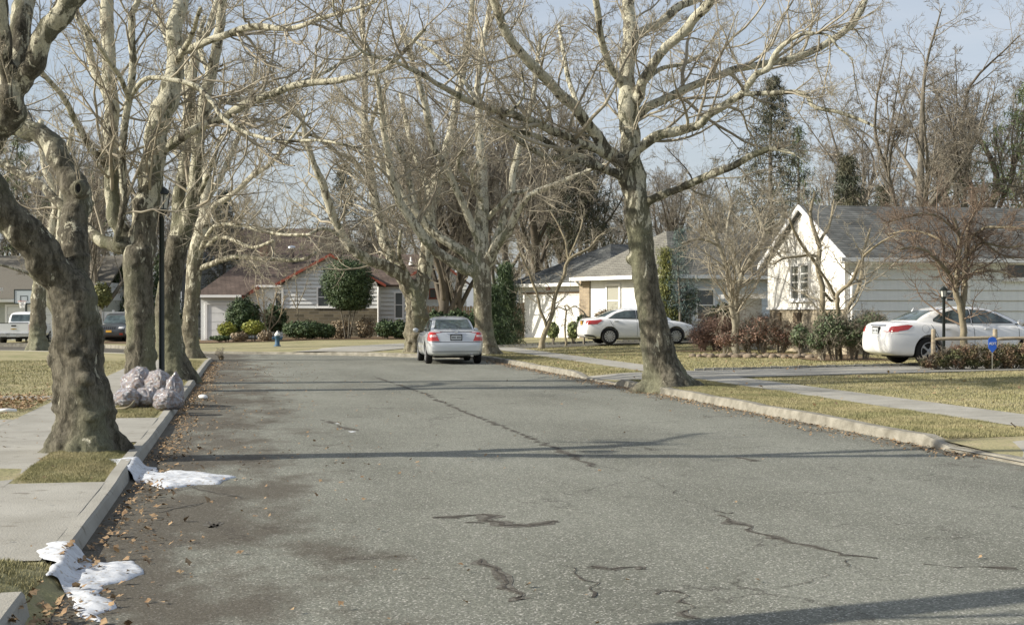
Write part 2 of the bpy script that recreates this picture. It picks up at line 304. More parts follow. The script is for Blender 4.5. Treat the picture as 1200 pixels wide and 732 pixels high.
def tube_obj(name,pl,m,parent,k=8):
    P=pl.copy(); P=np.vstack([P,P[-1:]]); P[-1,3]=1e-4; P[-1,:3]+= (P[-2,:3]-P[-3,:3])*.2
    P=np.vstack([P[:1],P]); P[0,3]=1e-4
    P[0,:3]-=(P[2,:3]-P[1,:3])*.01
    V,Fc=tube_np(P[None,:,:3],P[None,:,3],k); return npmesh(name,V,Fc,m,parent,True)
def branch_level(P,Rr,Ln,count,a_lo,a_hi,lf,steps,wig,up,r_ratio,t_lo=.2,rmin=.004,g=None,down=0):
    """children of polylines P (M,n,3); count per parent (array or int)"""
    g=g or rng; Mn,n,_=P.shape
    cnt=np.full(Mn,count) if np.isscalar(count) else count.astype(int)
    idx=np.repeat(np.arange(Mn),cnt); K=len(idx)
    if K==0: return np.zeros((0,steps,3)),np.zeros((0,steps)),np.zeros(0)
    t=t_lo+(1-t_lo)*g.random(K)**.85; f=t*(n-1); i0=np.minimum(f.astype(int),n-2); fr=(f-i0)[:,None]
    S=P[idx,i0]*(1-fr)+P[idx,i0+1]*fr; r0=Rr[idx,i0]*(1-fr[:,0])+Rr[idx,i0+1]*fr[:,0]
    T=P[idx,i0+1]-P[idx,i0]; T/=np.linalg.norm(T,axis=1,keepdims=True)+1e-9
    rv=g.normal(size=(K,3)); rv-= (rv*T).sum(1,keepdims=True)*T; rv/=np.linalg.norm(rv,axis=1,keepdims=True)+1e-9
    a=np.radians(g.uniform(a_lo,a_hi,K))[:,None]; d=T*np.cos(a)+rv*np.sin(a)
    ln=Ln[idx]*lf*g.uniform(.55,1.25,K)*(1.15-.55*t); st=ln/(steps-1)
    Q=np.empty((K,steps,3)); Q[:,0]=S
    for k in range(1,steps):
        d=d+g.normal(0,wig,(K,3)); d[:,2]+=up-down*k/steps; d/=np.linalg.norm(d,axis=1,keepdims=True)
        Q[:,k]=Q[:,k-1]+d*st[:,None]
    rr=np.maximum(np.minimum(r0*r_ratio,ln*.014+.003),rmin)
    tap=np.linspace(1,.3,steps); RR=np.maximum(rr[:,None]*tap[None],rmin*.55)
    return Q,RR,ln
def twigs(parent,lines,m,dens=2.2,lf1=.33,min_r=.004,levels=3,n2=7,n3=6,wig=.22,up=.05,l1max=3.2,zmin=2.2,k1=5,name='twigs',g=None,n4=0,lmin=.7):
    g=g or rng; V_=[];F_=[];off=0
    P0=[];R0=[];L0=[];cn=[]
    for pl in lines:
        q,ln=resample(pl,14); P0.append(q[:,:3]); R0.append(q[:,3]); L0.append(min(l1max/lf1,max(ln,lmin/lf1))); cn.append(max(2,int(round(dens*ln))))
    P0=np.array(P0);R0=np.array(R0);L0=np.array(L0);cn=np.array(cn)
    lev=[]
    P1,R1,L1=branch_level(P0,R0,L0,cn,25,75,lf1,9,wig,up,.55,.12,min_r*1.6,g)
    keep=P1[:,:,2].min(1)>zmin; P1,R1,L1=P1[keep],R1[keep],L1[keep]; lev.append((P1,R1,k1))
    if levels>1:
        P2,R2,L2=branch_level(P1,R1,L1,n2,25,70,.48,6,wig*1.15,up,.6,.15,min_r*1.25,g); lev.append((P2,R2,4))
        if levels>2:
            P3,R3,L3=branch_level(P2,R2,L2,n3,25,70,.5,4,wig*1.2,up,.65,.1,min_r,g); lev.append((P3,R3,3))
            if n4:
                P4,R4,L4=branch_level(P3,R3,L3,n4,25,65,.55,3,wig,up,.7,.1,min_r*.9,g); lev.append((P4,R4,3))
    Q=[]
    for P,Rr,k in lev:
        if len(P)==0: continue
        v,f=tube_np(P,Rr,k); V_.append(v); F_.append(f+off); off+=len(v)
    return npmesh(name,np.vstack(V_),np.vstack(F_),m,parent,False)
def remeshed(name,lines,spheres,voxel,m,parent,knob=1.,base=None,loc=(0,0,0),cap_faces=True,smooth_it=4,flare=0.):
    bm=bmesh.new()
    for pl in lines:
        k=14; T=None; rings=[]
        n=len(pl)
        V,Fc=tube_np(pl[None,:,:3],pl[None,:,3],k)
        vs=[bm.verts.new(v) for v in V]
        for f in Fc: bm.faces.new([vs[i] for i in f])
        bm.faces.new(vs[:k][::-1]); bm.faces.new(vs[-k:])
    for (c,r) in spheres:
        bmesh.ops.create_icosphere(bm,subdivisions=2,radius=r,matrix=Matrix.Translation(c))
    bmesh.ops.recalc_face_normals(bm,faces=bm.faces)
    me=bpy.data.meshes.new(name); bm.to_mesh(me); bm.free()
    o=bpy.data.objects.new(name,me); COL.objects.link(o)
    md=o.modifiers.new('r','REMESH'); md.mode='VOXEL'; md.voxel_size=voxel; md.use_smooth_shade=True
    ms=o.modifiers.new('s','SMOOTH'); ms.iterations=smooth_it; ms.factor=.6
    dg=bpy.context.evaluated_depsgraph_get(); me2=bpy.data.meshes.new_from_object(o.evaluated_get(dg)); bpy.data.objects.remove(o); bpy.data.meshes.remove(me)
    n=len(me2.vertices); co_=np.empty(n*3,np.float32); me2.vertices.foreach_get('co',co_); co_=co_.reshape(-1,3); no=np.empty(n*3,np.float32); me2.vertex_normals.foreach_get('vector',no); no=no.reshape(-1,3)
    sx=random.random()*50
    bxy=base
    for i in range(n):
        p=co_[i]; z=p[2]
        a=noise.noise((p[0]*2.2+sx,p[1]*2.2,p[2]*2.6)); b=noise.noise((p[0]*3.5+sx,p[1]*3.5,p[2]*11.)); c=noise.noise((p[0]*12+sx,p[1]*12,p[2]*16))+.6*noise.noise((p[0]*24+sx,p[1]*24,p[2]*30))
        lump=max(0,noise.noise((p[0]*4.4+sx*2,p[1]*4.4,p[2]*5.5))-.18)
        lowf=math.exp(-max(0,z-.3)/2.6)
        fl=noise.noise((p[0]*6+sx,p[1]*6,p[2]*1.3))*math.exp(-max(0,z-.2)/1.6)
        d=knob*((.014+.022*lowf)*a+.022*b*(.10+lowf)+.008*c*(.3+lowf)+.13*lump*lowf+.075*fl)
        if bxy is not None and z<.9:
            ang=math.atan2(p[1]-bxy[1],p[0]-bxy[0]); k=math.exp(-max(0,z-.08)/.22)
            d+=flare*k*(.35+.65*max(0,math.sin(ang*4+sx)+.5*math.sin(ang*7+2*sx)))
            nn=Vector((no[i][0],no[i][1],0)); 
            co_[i]=p+np.array([nn.x,nn.y,0])*d
        else: co_[i]=p+no[i]*d
    me2.vertices.foreach_set('co',co_.ravel()); me2.materials.clear(); me2.materials.append(m); me2.update(); me2.name=name
    me2.polygons.foreach_set('use_smooth',np.ones(len(me2.polygons),dtype=bool))
    return link(name,me2,m,parent)
def sheet(name,outline,step,zf,m,parent=None,dz=0,holes=None,thick=None,jit=0):
    """triangulated sheet with the outline densified, z from zf"""
    pts=[]; n=len(outline)
    for i in range(n):
        a=Vector(outline[i][:2]); b=Vector(outline[(i+1)%n][:2]); k=max(1,int((b-a).length/step))
        for j in range(k): pts.append(a.lerp(b,j/k))
    nb=len(pts); edges=[(i,(i+1)%nb) for i in range(nb)]
    xs=[p.x for p in pts]; ys=[p.y for p in pts]
    nx=int((max(xs)-min(xs))/step)+1; ny=int((max(ys)-min(ys))/step)+1
    for i in range(nx):
        for j in range(ny): pts.append(Vector((min(xs)+(i+.5+random.uniform(-.1,.1))*step,min(ys)+(j+.5+random.uniform(-.1,.1))*step)))
    r=geometry.delaunay_2d_cdt(pts,edges,[],1,1e-5)
    me=bpy.data.meshes.new(name); me.from_pydata([(p.x,p.y,zf(p.x,p.y)+dz) for p in r[0]],[],[list(f) for f in r[2]])
    me.update()
    if me.polygons and me.polygons[0].normal.z<0: me.flip_normals()
    me.polygons.foreach_set('use_smooth',[True]*len(me.polygons))
    return link(name,me,m,parent)
def leafcloud(name,blobs,n,size,m,parent,g=None,shell=.35,asp=1.4,squash=1,lumps=.25):
    """leaf faces through ellipsoid volumes; blobs (cx,cy,cz,rx,ry,rz)"""
    g=g or rng; B=np.array(blobs,float); vol=(B[:,3]*B[:,4]*B[:,5])**(2/3); pr=vol/vol.sum(); idx=g.choice(len(B),n,p=pr)
    d=g.normal(size=(n,3)); d/=np.linalg.norm(d,axis=1,keepdims=True); 
    rad=1-shell*g.random(n)**1.3
    lump=1+lumps*np.sin(d[:,0]*7+idx*1.7)*np.sin(d[:,1]*6+idx)*np.sin(d[:,2]*8+.5)+g.normal(0,.05,n)
    C=B[idx,:3]+d*B[idx,3:6]*(rad*lump)[:,None]
    a=g.normal(size=(n,3)); a/=np.linalg.norm(a,axis=1,keepdims=True); b=np.cross(a,d+.3*g.normal(size=(n,3))); b/=np.linalg.norm(b,axis=1,keepdims=True)+1e-9
    s=size*g.uniform(.6,1.4,n)[:,None]; a*=s*asp*.5; b*=s*.5
    V=np.stack([C-a,C+b*.9,C+a,C-b*.9],1).reshape(-1,3); V[:,2]=np.maximum(V[:,2],B[:,2].min()-B[:,5].max()*2)
    return npmesh(name,V,np.arange(4*n).reshape(-1,4),m,parent)
def lathe(bm,prof,k=20,mat4=None,caps=True):
    rings=[]
    for r,z in prof:
        rings.append([bm.verts.new((r*math.cos(2*math.pi*i/k),r*math.sin(2*math.pi*i/k),z)) for i in range(k)])
    for a,b in zip(rings,rings[1:]):
        for i in range(k): bm.faces.new((a[i],a[(i+1)%k],b[(i+1)%k],b[i]))
    if caps: bm.faces.new(rings[0][::-1]); bm.faces.new(rings[-1])
    if mat4 is not None: bmesh.ops.transform(bm,matrix=mat4,verts=[v for rr in rings for v in rr])
# ============================================================ GROUND
def base_z(x,y): return -.75
big=bmesh.new(); box(big,-2500,2500,-300,4500,-1.2,-.62); tag(obj('ground',big,M['lawn']),kind='structure')
KR=[RF(-25,8.),RF(0,8.),RF(20,8.),RF(43,8.),RF(45,7.95),(-1.0,47.2),(-1.9,48.8),(-3.6,50.2),(-5.6,51.9),(-8.6,53.6),(-12,54.9),(-14.6,57.6),(-16.8,63),(-20,70),(-26,74),(-60,79),(-150,88)]
KL=[RF(-25,-1.08),RF(10,-1.08),RF(30,-1.08),RF(45.3,-1.08),(-9.95,46.8),(-10.6,48.4),(-12,50.2),(-14.5,52.2),(-18,55),(-21.5,57.6),(-30,60),(-60,64),(-150,72)]
def spl(pts,per=6):
    a=smooth_poly([(p[0],p[1],0,1) for p in pts],per); return [(q[0],q[1]) for q in a]
KRs=KR[:3]+spl(KR[3:],5); KLs=KL[:3]+spl(KL[3:],5)
tag(sheet('road',KLs+KRs[::-1],2.2,D,M['road'],dz=0),kind='structure')
def offs(pl,d):
    out=[]
    for i,p in enumerate(pl):
        a=Vector(pl[max(0,i-1)]); b=Vector(pl[min(len(pl)-1,i+1)]); t=(b-a).normalized(); out.append((p[0]+t.y*d,p[1]-t.x*d))
    return out
KRo=offs(KRs,.14); KLo=offs(KLs,-.12)
tag(sheet('lawn_far',KRo+[(-150,700),(400,700),(400,-60),(KRo[0][0]+.01,-60)],3.,lambda x,y:H(x,y)-(0 if y<200 else .0),M['lawn']),kind='structure')
tag(sheet('lawn_near',KLo+[(-150,-40),(KLo[0][0]-.01,-40)],2.5,H,M['lawn']),kind='structure')
# lawn is very finely needed where it meets strips: strips carry their own height
def kerb(name,line,side,skip=()):
    bm=bmesh.new(); dense=[]
    for a,b in zip(line,line[1:]):
        a=Vector(a);b=Vector(b);k=max(1,int((b-a).length/.6))
        for j in range(k): dense.append(a.lerp(b,j/k))
    dense=[p for p in dense if p.y>-12 and p.x>-70]
    prev=None; wz=.2 if side>0 else .15
    for i,p in enumerate(dense):
        s,t=toR(p.x,p.y); q=dense[min(i+1,len(dense)-1)]; o=dense[max(i-1,0)]; d=(q-o).normalized(); n=Vector((d.y,-d.x))*side
        if any(a<s<b for a,b in skip): prev=None; continue
        h=H(*(p+n*.3))+.015; jit=random.uniform(-.012,.012)*(1 if side>0 else .35); h+=jit
        P=[(p,-.4),(p,0.0),(p+n*(.03+jit),h-.02),(p+n*.05,h),(p+n*wz,h-.002),(p+n*wz,-.4)]
        ring=[bm.verts.new((a.x,a.y,z)) for a,z in P]
        if prev:
            for k in range(5): bm.faces.new((prev[k],prev[k+1],ring[k+1],ring[k]))
        prev=ring
    return tag(obj(name,bm,M['kerb'] if side>0 else M['concrete'],None,False),kind='structure')
kerb('kerb_right',KRs,1); kerb('kerb_left',KLs,-1,skip=((7.75,8.95),))
def strip(name,s0,s1,t0,t1,m,dz=.016,step=.6,zf=H): return tag(sheet(name,[RF(s0,t0),RF(s1,t0),RF(s1,t1),RF(s0,t1)],step,zf,m,dz=dz),kind='structure')
tag(sheet('lawn_patch_trunk',[RF(13.01,-1.27),RF(16.94,-1.27),RF(16.94,-2.04),RF(13.01,-2.04)],.15,H,M['lawn'],dz=.006),kind='structure')
strip('sidewalk_left',8.95,46.5,-2.05,-3.2,M['concrete'])
strip('driveway_left_near',8.95,13.0,-1.222,-2.05,M['concrete'],.016); strip('driveway_left_near_inner',8.95,13.0,-3.2,-14,M['concrete'],.018)
strip('driveway_left_second',16.95,20.8,-1.222,-2.05,M['concrete'],.016); strip('driveway_left_second_inner',16.95,20.8,-3.2,-14,M['concrete'],.018)
strip('garden_path',25.5,26.6,-3.2,-30,M['concrete'],.014)
strip('sidewalk_right',-8,57,9.8,10.9,M['concrete'])
strip('driveway_apron',30.1,33.5,8.18,9.8,M['concrete'],.012,.3); strip('driveway_right',30.1,33.5,10.9,27,M['concrete'],.016)
strip('driveway_apron_near',11.4,15.1,8.0,9.8,M['concrete'],.014,.3); strip('driveway_right_near',11.4,15.1,10.9,27,M['concrete'],.016)
strip('driveway_far',55.6,58.7,8.6,25,M['road'],.014,.5)
# path in front of the gabled house
tag(sheet('entrance_walk',[(-8.5,53.95),(-5.45,52.3),gp(520,404.5,.12),gp(520,401,.12),gp(470,402.5,.12),gp(400,406.5,.12)],1.5,H,M['concrete'],dz=.02),kind='structure')
# belgian block edging and expansion joints
bm=bmesh.new()
for sside in (33.62,):
    t=11.0
    while t<24:
        x,y=RF(sside,t+.12); z=H(x,y); bb=box(bm,x-.11,x+.11,y-.05,y+.05,z-.05,z+.07+random.uniform(-.01,.01)); t+=.25
e=obj('edging_driveway',bm,M['block']); tag(e,kind='structure')
bm=bmesh.new(); t=10.5
while t<24:
    x,y=RF(58.85,t+.12); z=H(x,y); box(bm,x-.11,x+.11,y-.05,y+.05,z-.05,z+.08); t+=.25
tag(obj('edging_far_driveway',bm,M['block']),kind='structure')
def joints(name,items,m,dz):
    bm=bmesh.new()
    for (s0,t0,s1,t1,wd) in items:
        a=Vector(RF(s0,t0)); b=Vector(RF(s1,t1)); n=max(2,int((b-a).length/.15)); d=(b-a).normalized(); q=Vector((d.y,-d.x)); pv=None
        for i in range(n+1):
            p=a.lerp(b,i/n)+q*random.uniform(-.006,.006); ww=wd*random.uniform(.5,1.2)
            r=[bm.verts.new((p.x+q.x*k,p.y+q.y*k,H(p.x,p.y)+dz)) for k in (-ww,ww)]
            if pv: bm.faces.new((pv[0],pv[1],r[1],r[0]))
            pv=r
    return tag(obj(name,bm,m),kind='structure')
J=[]
for s in np.arange(-4,46,1.25):
    J.append((s,-2.08,s,-3.18,.0035))
for s in np.arange(0,56,1.3): J.append((s,9.83,s,10.87,.007))
J+=[(8.98,-4.6,13,-4.6,.003)]
joints('pavement_joints',J,M['tar'],.024)
tag(sheet('lawn_mound',[RF(5,-1.0),RF(8.94,-1.0),RF(8.94,-3.2),RF(5,-3.2)],.09,lambda x,y:(lambda s,t: max(.004,(H(x,y)+.004)*sm((-1.02-t)/.14)+.03*noise.noise((x*5,y*5,0))*sm((-.98-t)/.1)))(*toR(x,y)),M['lawn'],dz=.0),kind='structure')
# cracks in the road (pixel-free world polylines taken from measured ground positions)
def crack(bm,pts,wd,seed):
    r=random.Random(seed); P=[Vector(gp(*p)) for p in pts]; pv=None; 
    for a,b in zip(P,P[1:]):
        n=max(2,int((b-a).length/.07)); d=(b-a).normalized(); q=Vector((d.y,-d.x))
        for i in range(n):
            p=a.lerp(b,i/n)+q*noise.noise((a.x+i*.35,a.y,seed))*.09; ww=wd*max(.05,.6+1.6*noise.noise((i*.25,seed,a.x)))
            r2=[bm.verts.new((p.x+q.x*k,p.y+q.y*k,.005)) for k in (-ww,ww*r.uniform(.5,1.3))]
            if pv: bm.faces.new((pv[0],pv[1],r2[1],r2[0]))
            pv=r2
bm=bmesh.new(); hb_=bmesh.new()
CR=[([(438,441),(500,462),(540,481),(600,504),(655,527),(700,548)],.022),([(508,607),(545,605),(568,602)],.03),([(568,602),(572,610),(590,616),(625,617),(650,612),(664,611)],.028),
([(545,612),(575,614)],.015),([(838,598),(850,601),(868,600)],.03),([(842,603),(880,620),(915,632),(955,641),(985,650),(1040,656)],.03),([(1085,660),(1120,665),(1200,664)],.02),
([(690,664),(720,668),(745,664),(755,670)],.02),([(765,695),(790,692),(800,705),(812,728)],.025),([(560,655),(600,683),(612,703)],.018),([(600,700),(622,705)],.03),
([(240,610),(252,618),(262,610)],.03),([(380,492),(400,500),(420,505)],.02),([(860,536),(890,541)],.03),([(150,576),(230,572),(290,585)],.02),([(180,600),(260,585)],.018),
([(1000,655),(950,680),(900,690)],.008),([(640,530),(760,560),(840,600)],.006),([(700,700),(690,680),(640,650)],.012)]
for i,(p,wd) in enumerate(CR):
    crack(bm,p,wd*.62,i+3)
    if wd>.012: crack(hb_,p,wd*2.6,i+3)
for v in hb_.verts: v.co.z=.0025+.0002*0
tag(obj('road_crumbled_edges',hb_,M['halo']),kind='structure')
tag(obj('road_cracks',bm,M['tar']),kind='structure')
def blot(name,pix,m,z=.0035,seed=0):
    out=[gp(a,b) for a,b in pix]; o2=[]
    for i in range(len(out)):
        a=Vector(out[i]); b=Vector(out[(i+1)%len(out)]); k=max(1,int((b-a).length/.06))
        for j in range(k):
            p=a.lerp(b,j/k); q=.26*noise.noise((p.x*2.6,p.y*2.6,seed))+.12*noise.noise((p.x*9,p.y*9,seed)); o2.append((p.x+q,p.y+q*.8))
    return tag(sheet(name,o2,.4,lambda x,y:z,m),kind='structure')
def worldpoly(pix,z=0.): return [gp(x,y,z) for x,y in pix]
def dome(pix,z,hmax,name,label,cat,m,group=None,step=.022,zb=None):
    out=worldpoly(pix,z); 
    out2=[]; n=len(out)
    for i in range(n):
        a=Vector(out[i]);b=Vector(out[(i+1)%n]); k=max(1,int((b-a).length/.03))
        for j in range(k):
            p=a.lerp(b,j/k); out2.append((p.x+.05*noise.noise((p.x*5,p.y*5,1)),p.y+.05*noise.noise((p.x*5,p.y*5,5))))
    V=[Vector(p) for p in out2]
    def zf(x,y):
        p=Vector((x,y)); d=min((p-q).length for q in V); sft,tt=toR(x,y)
        bz=zb(x,y) if zb else z
        return bz-.012+hmax*min(1,(d/.16))**.5*(.8+.3*noise.noise((x*3,y*3,0)))+.012*noise.noise((x*12,y*12,3))*min(1,d/.08)
    o=sheet(name,out2,step,zf,m); return tag(o,label,cat,group)
def kz(x,y):
    s,t=toR(x,y); return (H(x,y)+.012)*sm((-t-.99)/.12)+.012
dome([(50,651),(75,646),(100,651),(125,656),(150,653),(165,659),(172,668),(150,675),(125,681),(112,689),(133,700),(135,708),(118,715),(112,726),(98,719),(88,709),(85,692),(68,685),(55,689),(60,672),(48,662)],.02,.036,'snow_patch','large dirty melting snow patch beside broken kerb at front left corner','snow patch',M['snow'],'snow patches',zb=kz)
dome([(128,547),(160,543),(182,545),(190,552),(200,548),(235,551),(276,555),(255,563),(215,566),(190,569),(180,562),(160,562),(150,556)],.03,.042,'snow_patch','long thin snow patch over the kerb below the nearest big tree','snow patch',M['snow'],'snow patches',zb=kz)
for k,px in enumerate(([(388,494),(402,494),(404,497),(392,498)],[(398,503),(422,505),(424,509),(404,508)],[(414,514),(424,514),(427,518),(415,518)])):
    dome(px,.0,.02,'ice_patch',['smallest and farthest icy fleck in the road','middle of three icy flecks in the road','nearest icy fleck in the road under the other two'][k],'ice',M['snow'],'icy flecks on the road',step=.08)
# ------------------------------------------------------------ grass blades / leaves (stuff)
def inroad(s,t): return -1.3<t<8.25
def blades(name,n,region,hgt,wd,m,seed):
    g=np.random.default_rng(seed); out=[]
    S=g.uniform(region[0],region[1],n); T=g.uniform(region[2],region[3],n); ok=np.ones(n,bool)
    for f in region[4]: ok&=~((S>f[0])&(S<f[1])&(T>f[2])&(T<f[3]))
    S=S[ok];T=T[ok]; n=len(S)
    X=T*CT-S*ST; Y=S*CT+T*ST; Z=np.array([H(x,y) for x,y in zip(X,Y)])
    nz=np.array([noise.noise((x*1.5,y*1.5,0)) for x,y in zip(X,Y)])
    hh=hgt*g.uniform(.5,1.3,n)*(1+.7*nz); a=g.uniform(0,2*np.pi,n); ln=g.normal(0,.5,(n,2))*hh[:,None]
    dx=np.cos(a)*wd; dy=np.sin(a)*wd
    V=np.stack([np.stack([X-dx,Y-dy,Z-.01],1),np.stack([X+dx,Y+dy,Z-.01],1),np.stack([X+ln[:,0],Y+ln[:,1],Z+hh],1)],1).reshape(-1,3)
    return tag(npmesh(name,V,np.arange(3*n).reshape(-1,3),m),kind='stuff',label=None,cat='grass')
def tagl(o,l): o['label']=l; return o
tagl(blades('grass',60000,(13.03,16.92,-2.04,-1.24,[]),.026,.004,M['grass'],1),'short straw coloured turf around the nearest trunk')
tagl(blades('grass',36000,(5.0,8.85,-2.6,-1.14,[]),.026,.004,M['grass'],2),'short mossy turf at the front left corner')
tagl(blades('grass',60000,(20.9,45.5,-2.04,-1.29,[]),.035,.007,M['grass'],3),'narrow turf strip between left sidewalk and kerb')
tagl(blades('grass',110000,(15.5,30.,8.2,9.78,[]),.032,.006,M['grass'],4),'dry turf strip between right kerb and sidewalk')
tagl(blades('grass',30000,(33.7,55.4,8.2,9.78,[]),.032,.010,M['grass'],5),'far dry turf strip beyond the driveway apron')
tagl(blades('grass',170000,(15.5,33.,10.95,24,[(29.8,33.9,10,30)]),.032,.008,M['grass'],6),'lawn in front of the white gabled house')
tagl(blades('grass',90000,(33.9,55.3,10.95,22,[]),.032,.012,M['grass'],7),'lawn before the rust coloured shrubs')
tagl(blades('grass',80000,(21,46,-14,-3.25,[(25.4,26.7,-30,-3)]),.035,.009,M['grass'],8),'lawn on the left behind the sidewalk')
def leaves(name,label,n,fn,size,seed,zadd=.012):
    g=np.random.default_rng(seed); P=[]
    while len(P)<n:
        q=fn(g)
        if q is not None: P.append(q)
    P=np.array(P); n=len(P); C=P[:,:3].copy(); C[:,2]+=zadd+np.abs(g.normal(0,.008,n))
    a=g.uniform(0,2*np.pi,n); s=size*g.uniform(.4,1.4,n)
    tilt=g.normal(0,.35,(n,2))
    ux=np.stack([np.cos(a),np.sin(a),tilt[:,0]],1)*s[:,None]*.5; uy=np.stack([-np.sin(a),np.cos(a),tilt[:,1]],1)*s[:,None]*.35
    cu=np.array([0,0,1.])*(s*.18)[:,None]
    V=np.stack([C-ux+cu*.5,C-uy*g.uniform(.6,1.2,(n,1)),C+ux*.2-uy*.5+cu,C+ux,C+uy*.4+ux*.3,C+uy*1.2],1).reshape(-1,3)
    return tag(npmesh(name,V,np.arange(6*n).reshape(-1,6),M['leaf']),label,'leaves',None,'stuff')
def fr_road(s,t,z=None):
    x,y=RF(s,t); zz=D(x,y) if -1.08<t<8 else H(x,y)+.02
    return (x,y,zz)
def l_gutter(g):
    s=g.uniform(4.5,46); t=-1.05+abs(g.normal(0,.22)) if g.random()<.72 else -1.05+abs(g.normal(0,1.6))
    if noise.noise((s*.5,t*1.2,0))<-.25 or (s<13 and g.random()<.6): return None
    return fr_road(s,t)
leaves('fallen_leaves','brown leaf litter along the left kerb',4200,l_gutter,.038,11)
leaves('fallen_leaves','leaf litter strewn along the right kerb',2600,lambda g: fr_road(g.uniform(14,46),7.97-abs(g.normal(0,.25))),.042,12)
def l_lawn(g):
    s=21+g.gamma(2,1.6); t=g.uniform(-9,-3.25)
    return fr_road(s,t) if (22.5<s<26.5) or g.random()<.05 else None
leaves('fallen_leaves','band of raked brown leaves on the left lawn',5200,l_lawn,.065,13,.03)
leaves('fallen_leaves','scattered leaves on the right lawns',380,lambda g: (lambda s,t: None if 9.8<t<10.9 else fr_road(s,t))(g.uniform(16,50),g.uniform(8.3,20)),.07,14,.05)
leaves('fallen_leaves','single leaves scattered over the street',120,lambda g: fr_road(g.uniform(6,40),g.uniform(-.5,7)),.04,15)
leaves('fallen_leaves','leaves caught around the nearest trunk and snow',200,lambda g: fr_road(g.uniform(6.5,17),-1.02+abs(g.normal(0,.3))),.06,16)
leaves('fallen_leaves','matted leaves at the broken kerb corner',130,lambda g: fr_road(g.uniform(7.0,8.0) if g.random()<.6 else g.uniform(8.9,9.4),-1.1+abs(g.normal(0,.12))),.05,18,.03)
leaves('fallen_leaves','few leaves on the left verge and paving',70,lambda g: fr_road(g.uniform(8,22),g.uniform(-4.5,-1.3)),.05,17,.045)

# ============================================================ PLANE TREES (limbs measured: px, py, radius px)
def limb3(tr,pts,Y0,dY):
    n=len(pts); out=[]
    acc=[0]
    for a,b in zip(pts,pts[1:]): acc.append(acc[-1]+math.hypot(b[0]-a[0],b[1]-a[1]))
    for i,p in enumerate(pts):
        Y=Y0+dY*acc[i]/max(acc[-1],1e-6); v=at(p[0],p[1],Y); out.append((v.x,v.y,v.z,p[2]*Y/F))
    return out
def plane_tree(name,label,base,trunk,limbs,group,big=(),spheres=(),voxel=.05,knob=1.,flare=.12,tw={},minr=.004,fill=0,wig=.5,barkm=None,seed=1,fork=None):
    """base (px,Y). trunk: list px,py,r. limbs: list of (pts,dY). big: indexes merged into the trunk mesh"""
    barkm=barkm or M['bark']; Y0=base[1]; bx_=(base[0]-600)/F*Y0; bz=H(bx_,Y0)
    root=thing(name,label,'tree',(bx_,Y0,bz),0,group); inv=Vector((bx_,Y0,bz))
    t3=limb3(None,trunk,Y0,0); t3=[(t3[0][0],t3[0][1],bz-.25,t3[0][3]*1.02)]+t3
    lines=[smooth_poly(t3,5)]; ref=[(p[0],p[1],Y0) for p in trunk]; L3=[]
    for pts,dY in limbs:
        q=min(ref,key=lambda r:(r[0]-pts[0][0])**2+(r[1]-pts[0][1])**2); l3=limb3(None,pts,q[2],dY); L3.append(smooth_poly(l3,5,.25 if wig else 0,seed))
        n=len(pts)
        for i,p in enumerate(pts): ref.append((p[0],p[1],l3[i][1]))
        # densify reference for later joins
        for (a,b,ya,yb) in zip(pts,pts[1:],[v[1] for v in l3],[v[1] for v in l3[1:]]):
            for k in (.25,.5,.75): ref.append((a[0]+(b[0]-a[0])*k,a[1]+(b[1]-a[1])*k,ya+(yb-ya)*k))
    sp=[(Vector(at(x,y,Y0+dy)),r*Y0/F) for x,y,r,dy in spheres]
    o=remeshed('trunk',lines+[L3[i] for i in big],sp,voxel,barkm,None,knob,(lines[0][0][0],lines[0][0][1]),flare=flare)
    o.data.transform(Matrix.Translation(-inv)); o.parent=root
    for i,l in enumerate(L3):
        if i in big: continue
        q=l.copy(); q[:,:3]-=np.array(inv); q[0,3]*=1.15
        tube_obj('limb',q,barkm,root,10)
    tl=[]
    for l in L3:
        q=l.copy(); q[:,:3]-=np.array(inv); tl.append(q)
    kw=dict(dens=2.1,lf1=.33,min_r=minr,n2=7,n3=5,wig=.17,g=np.random.default_rng(seed)); kw.update(tw)
    twigs(root,tl,M['twig'],**kw)
    return root,L3
GP='plane trees lining the street'
# nearest left tree
plane_tree('plane_tree','massive knobbly plane tree nearest the camera, forked low with a knot hole',(101,15.3),
 [(102,530,40),(100,505,35),(98,480,33),(93,445,30),(91,405,28),(88,365,27),(82,338,27),(76,322,22)],
 [([(84,350,20),(88,320,18),(89,290,16),(89,262,16),(91,238,16),(88,215,15.5),(76,192,13.5),(60,170,13),(40,154,12),(15,148,11),(-20,150,10)],.9),
  ([(82,350,22),(60,308,22),(34,272,20.5),(6,243,20),(-16,220,19),(-24,192,18.5),(-10,162,18),(6,134,17),(13,105,15)],-.9),
  ([(12,115,12),(7,70,9),(4,30,9),(3,-20,8)],-.3),([(14,108,12),(21,75,11),(27,35,11.5),(33,-10,12),(38,-60,11)],.5),([(18,108,11),(32,88,12),(50,50,12.5),(72,18,12),(95,-12,11),(130,-60,9)],-.4),
  ([(40,153,4),(25,120,3.5),(10,90,3)],1.2)],
 GP,big=(0,1,2,3,4),spheres=[(65,421,8,-.08),(64,409,6,-.06),(114,386,8,-.02),(115,397,7,-.02),(68,480,7,-.1),(80,368,10,-.17),(100,445,9,-.22),(93,424,8,-.22),(94,222,13,-.04),(76,505,12,-.12),(120,505,10,-.1),(105,488,9,-.24),(84,462,8,-.2),(97,395,8,-.18)],
 voxel=.017,knob=.9,flare=.16,tw=dict(dens=3.5,n2=7,n3=6,l1max=2.4),minr=.003,seed=5)
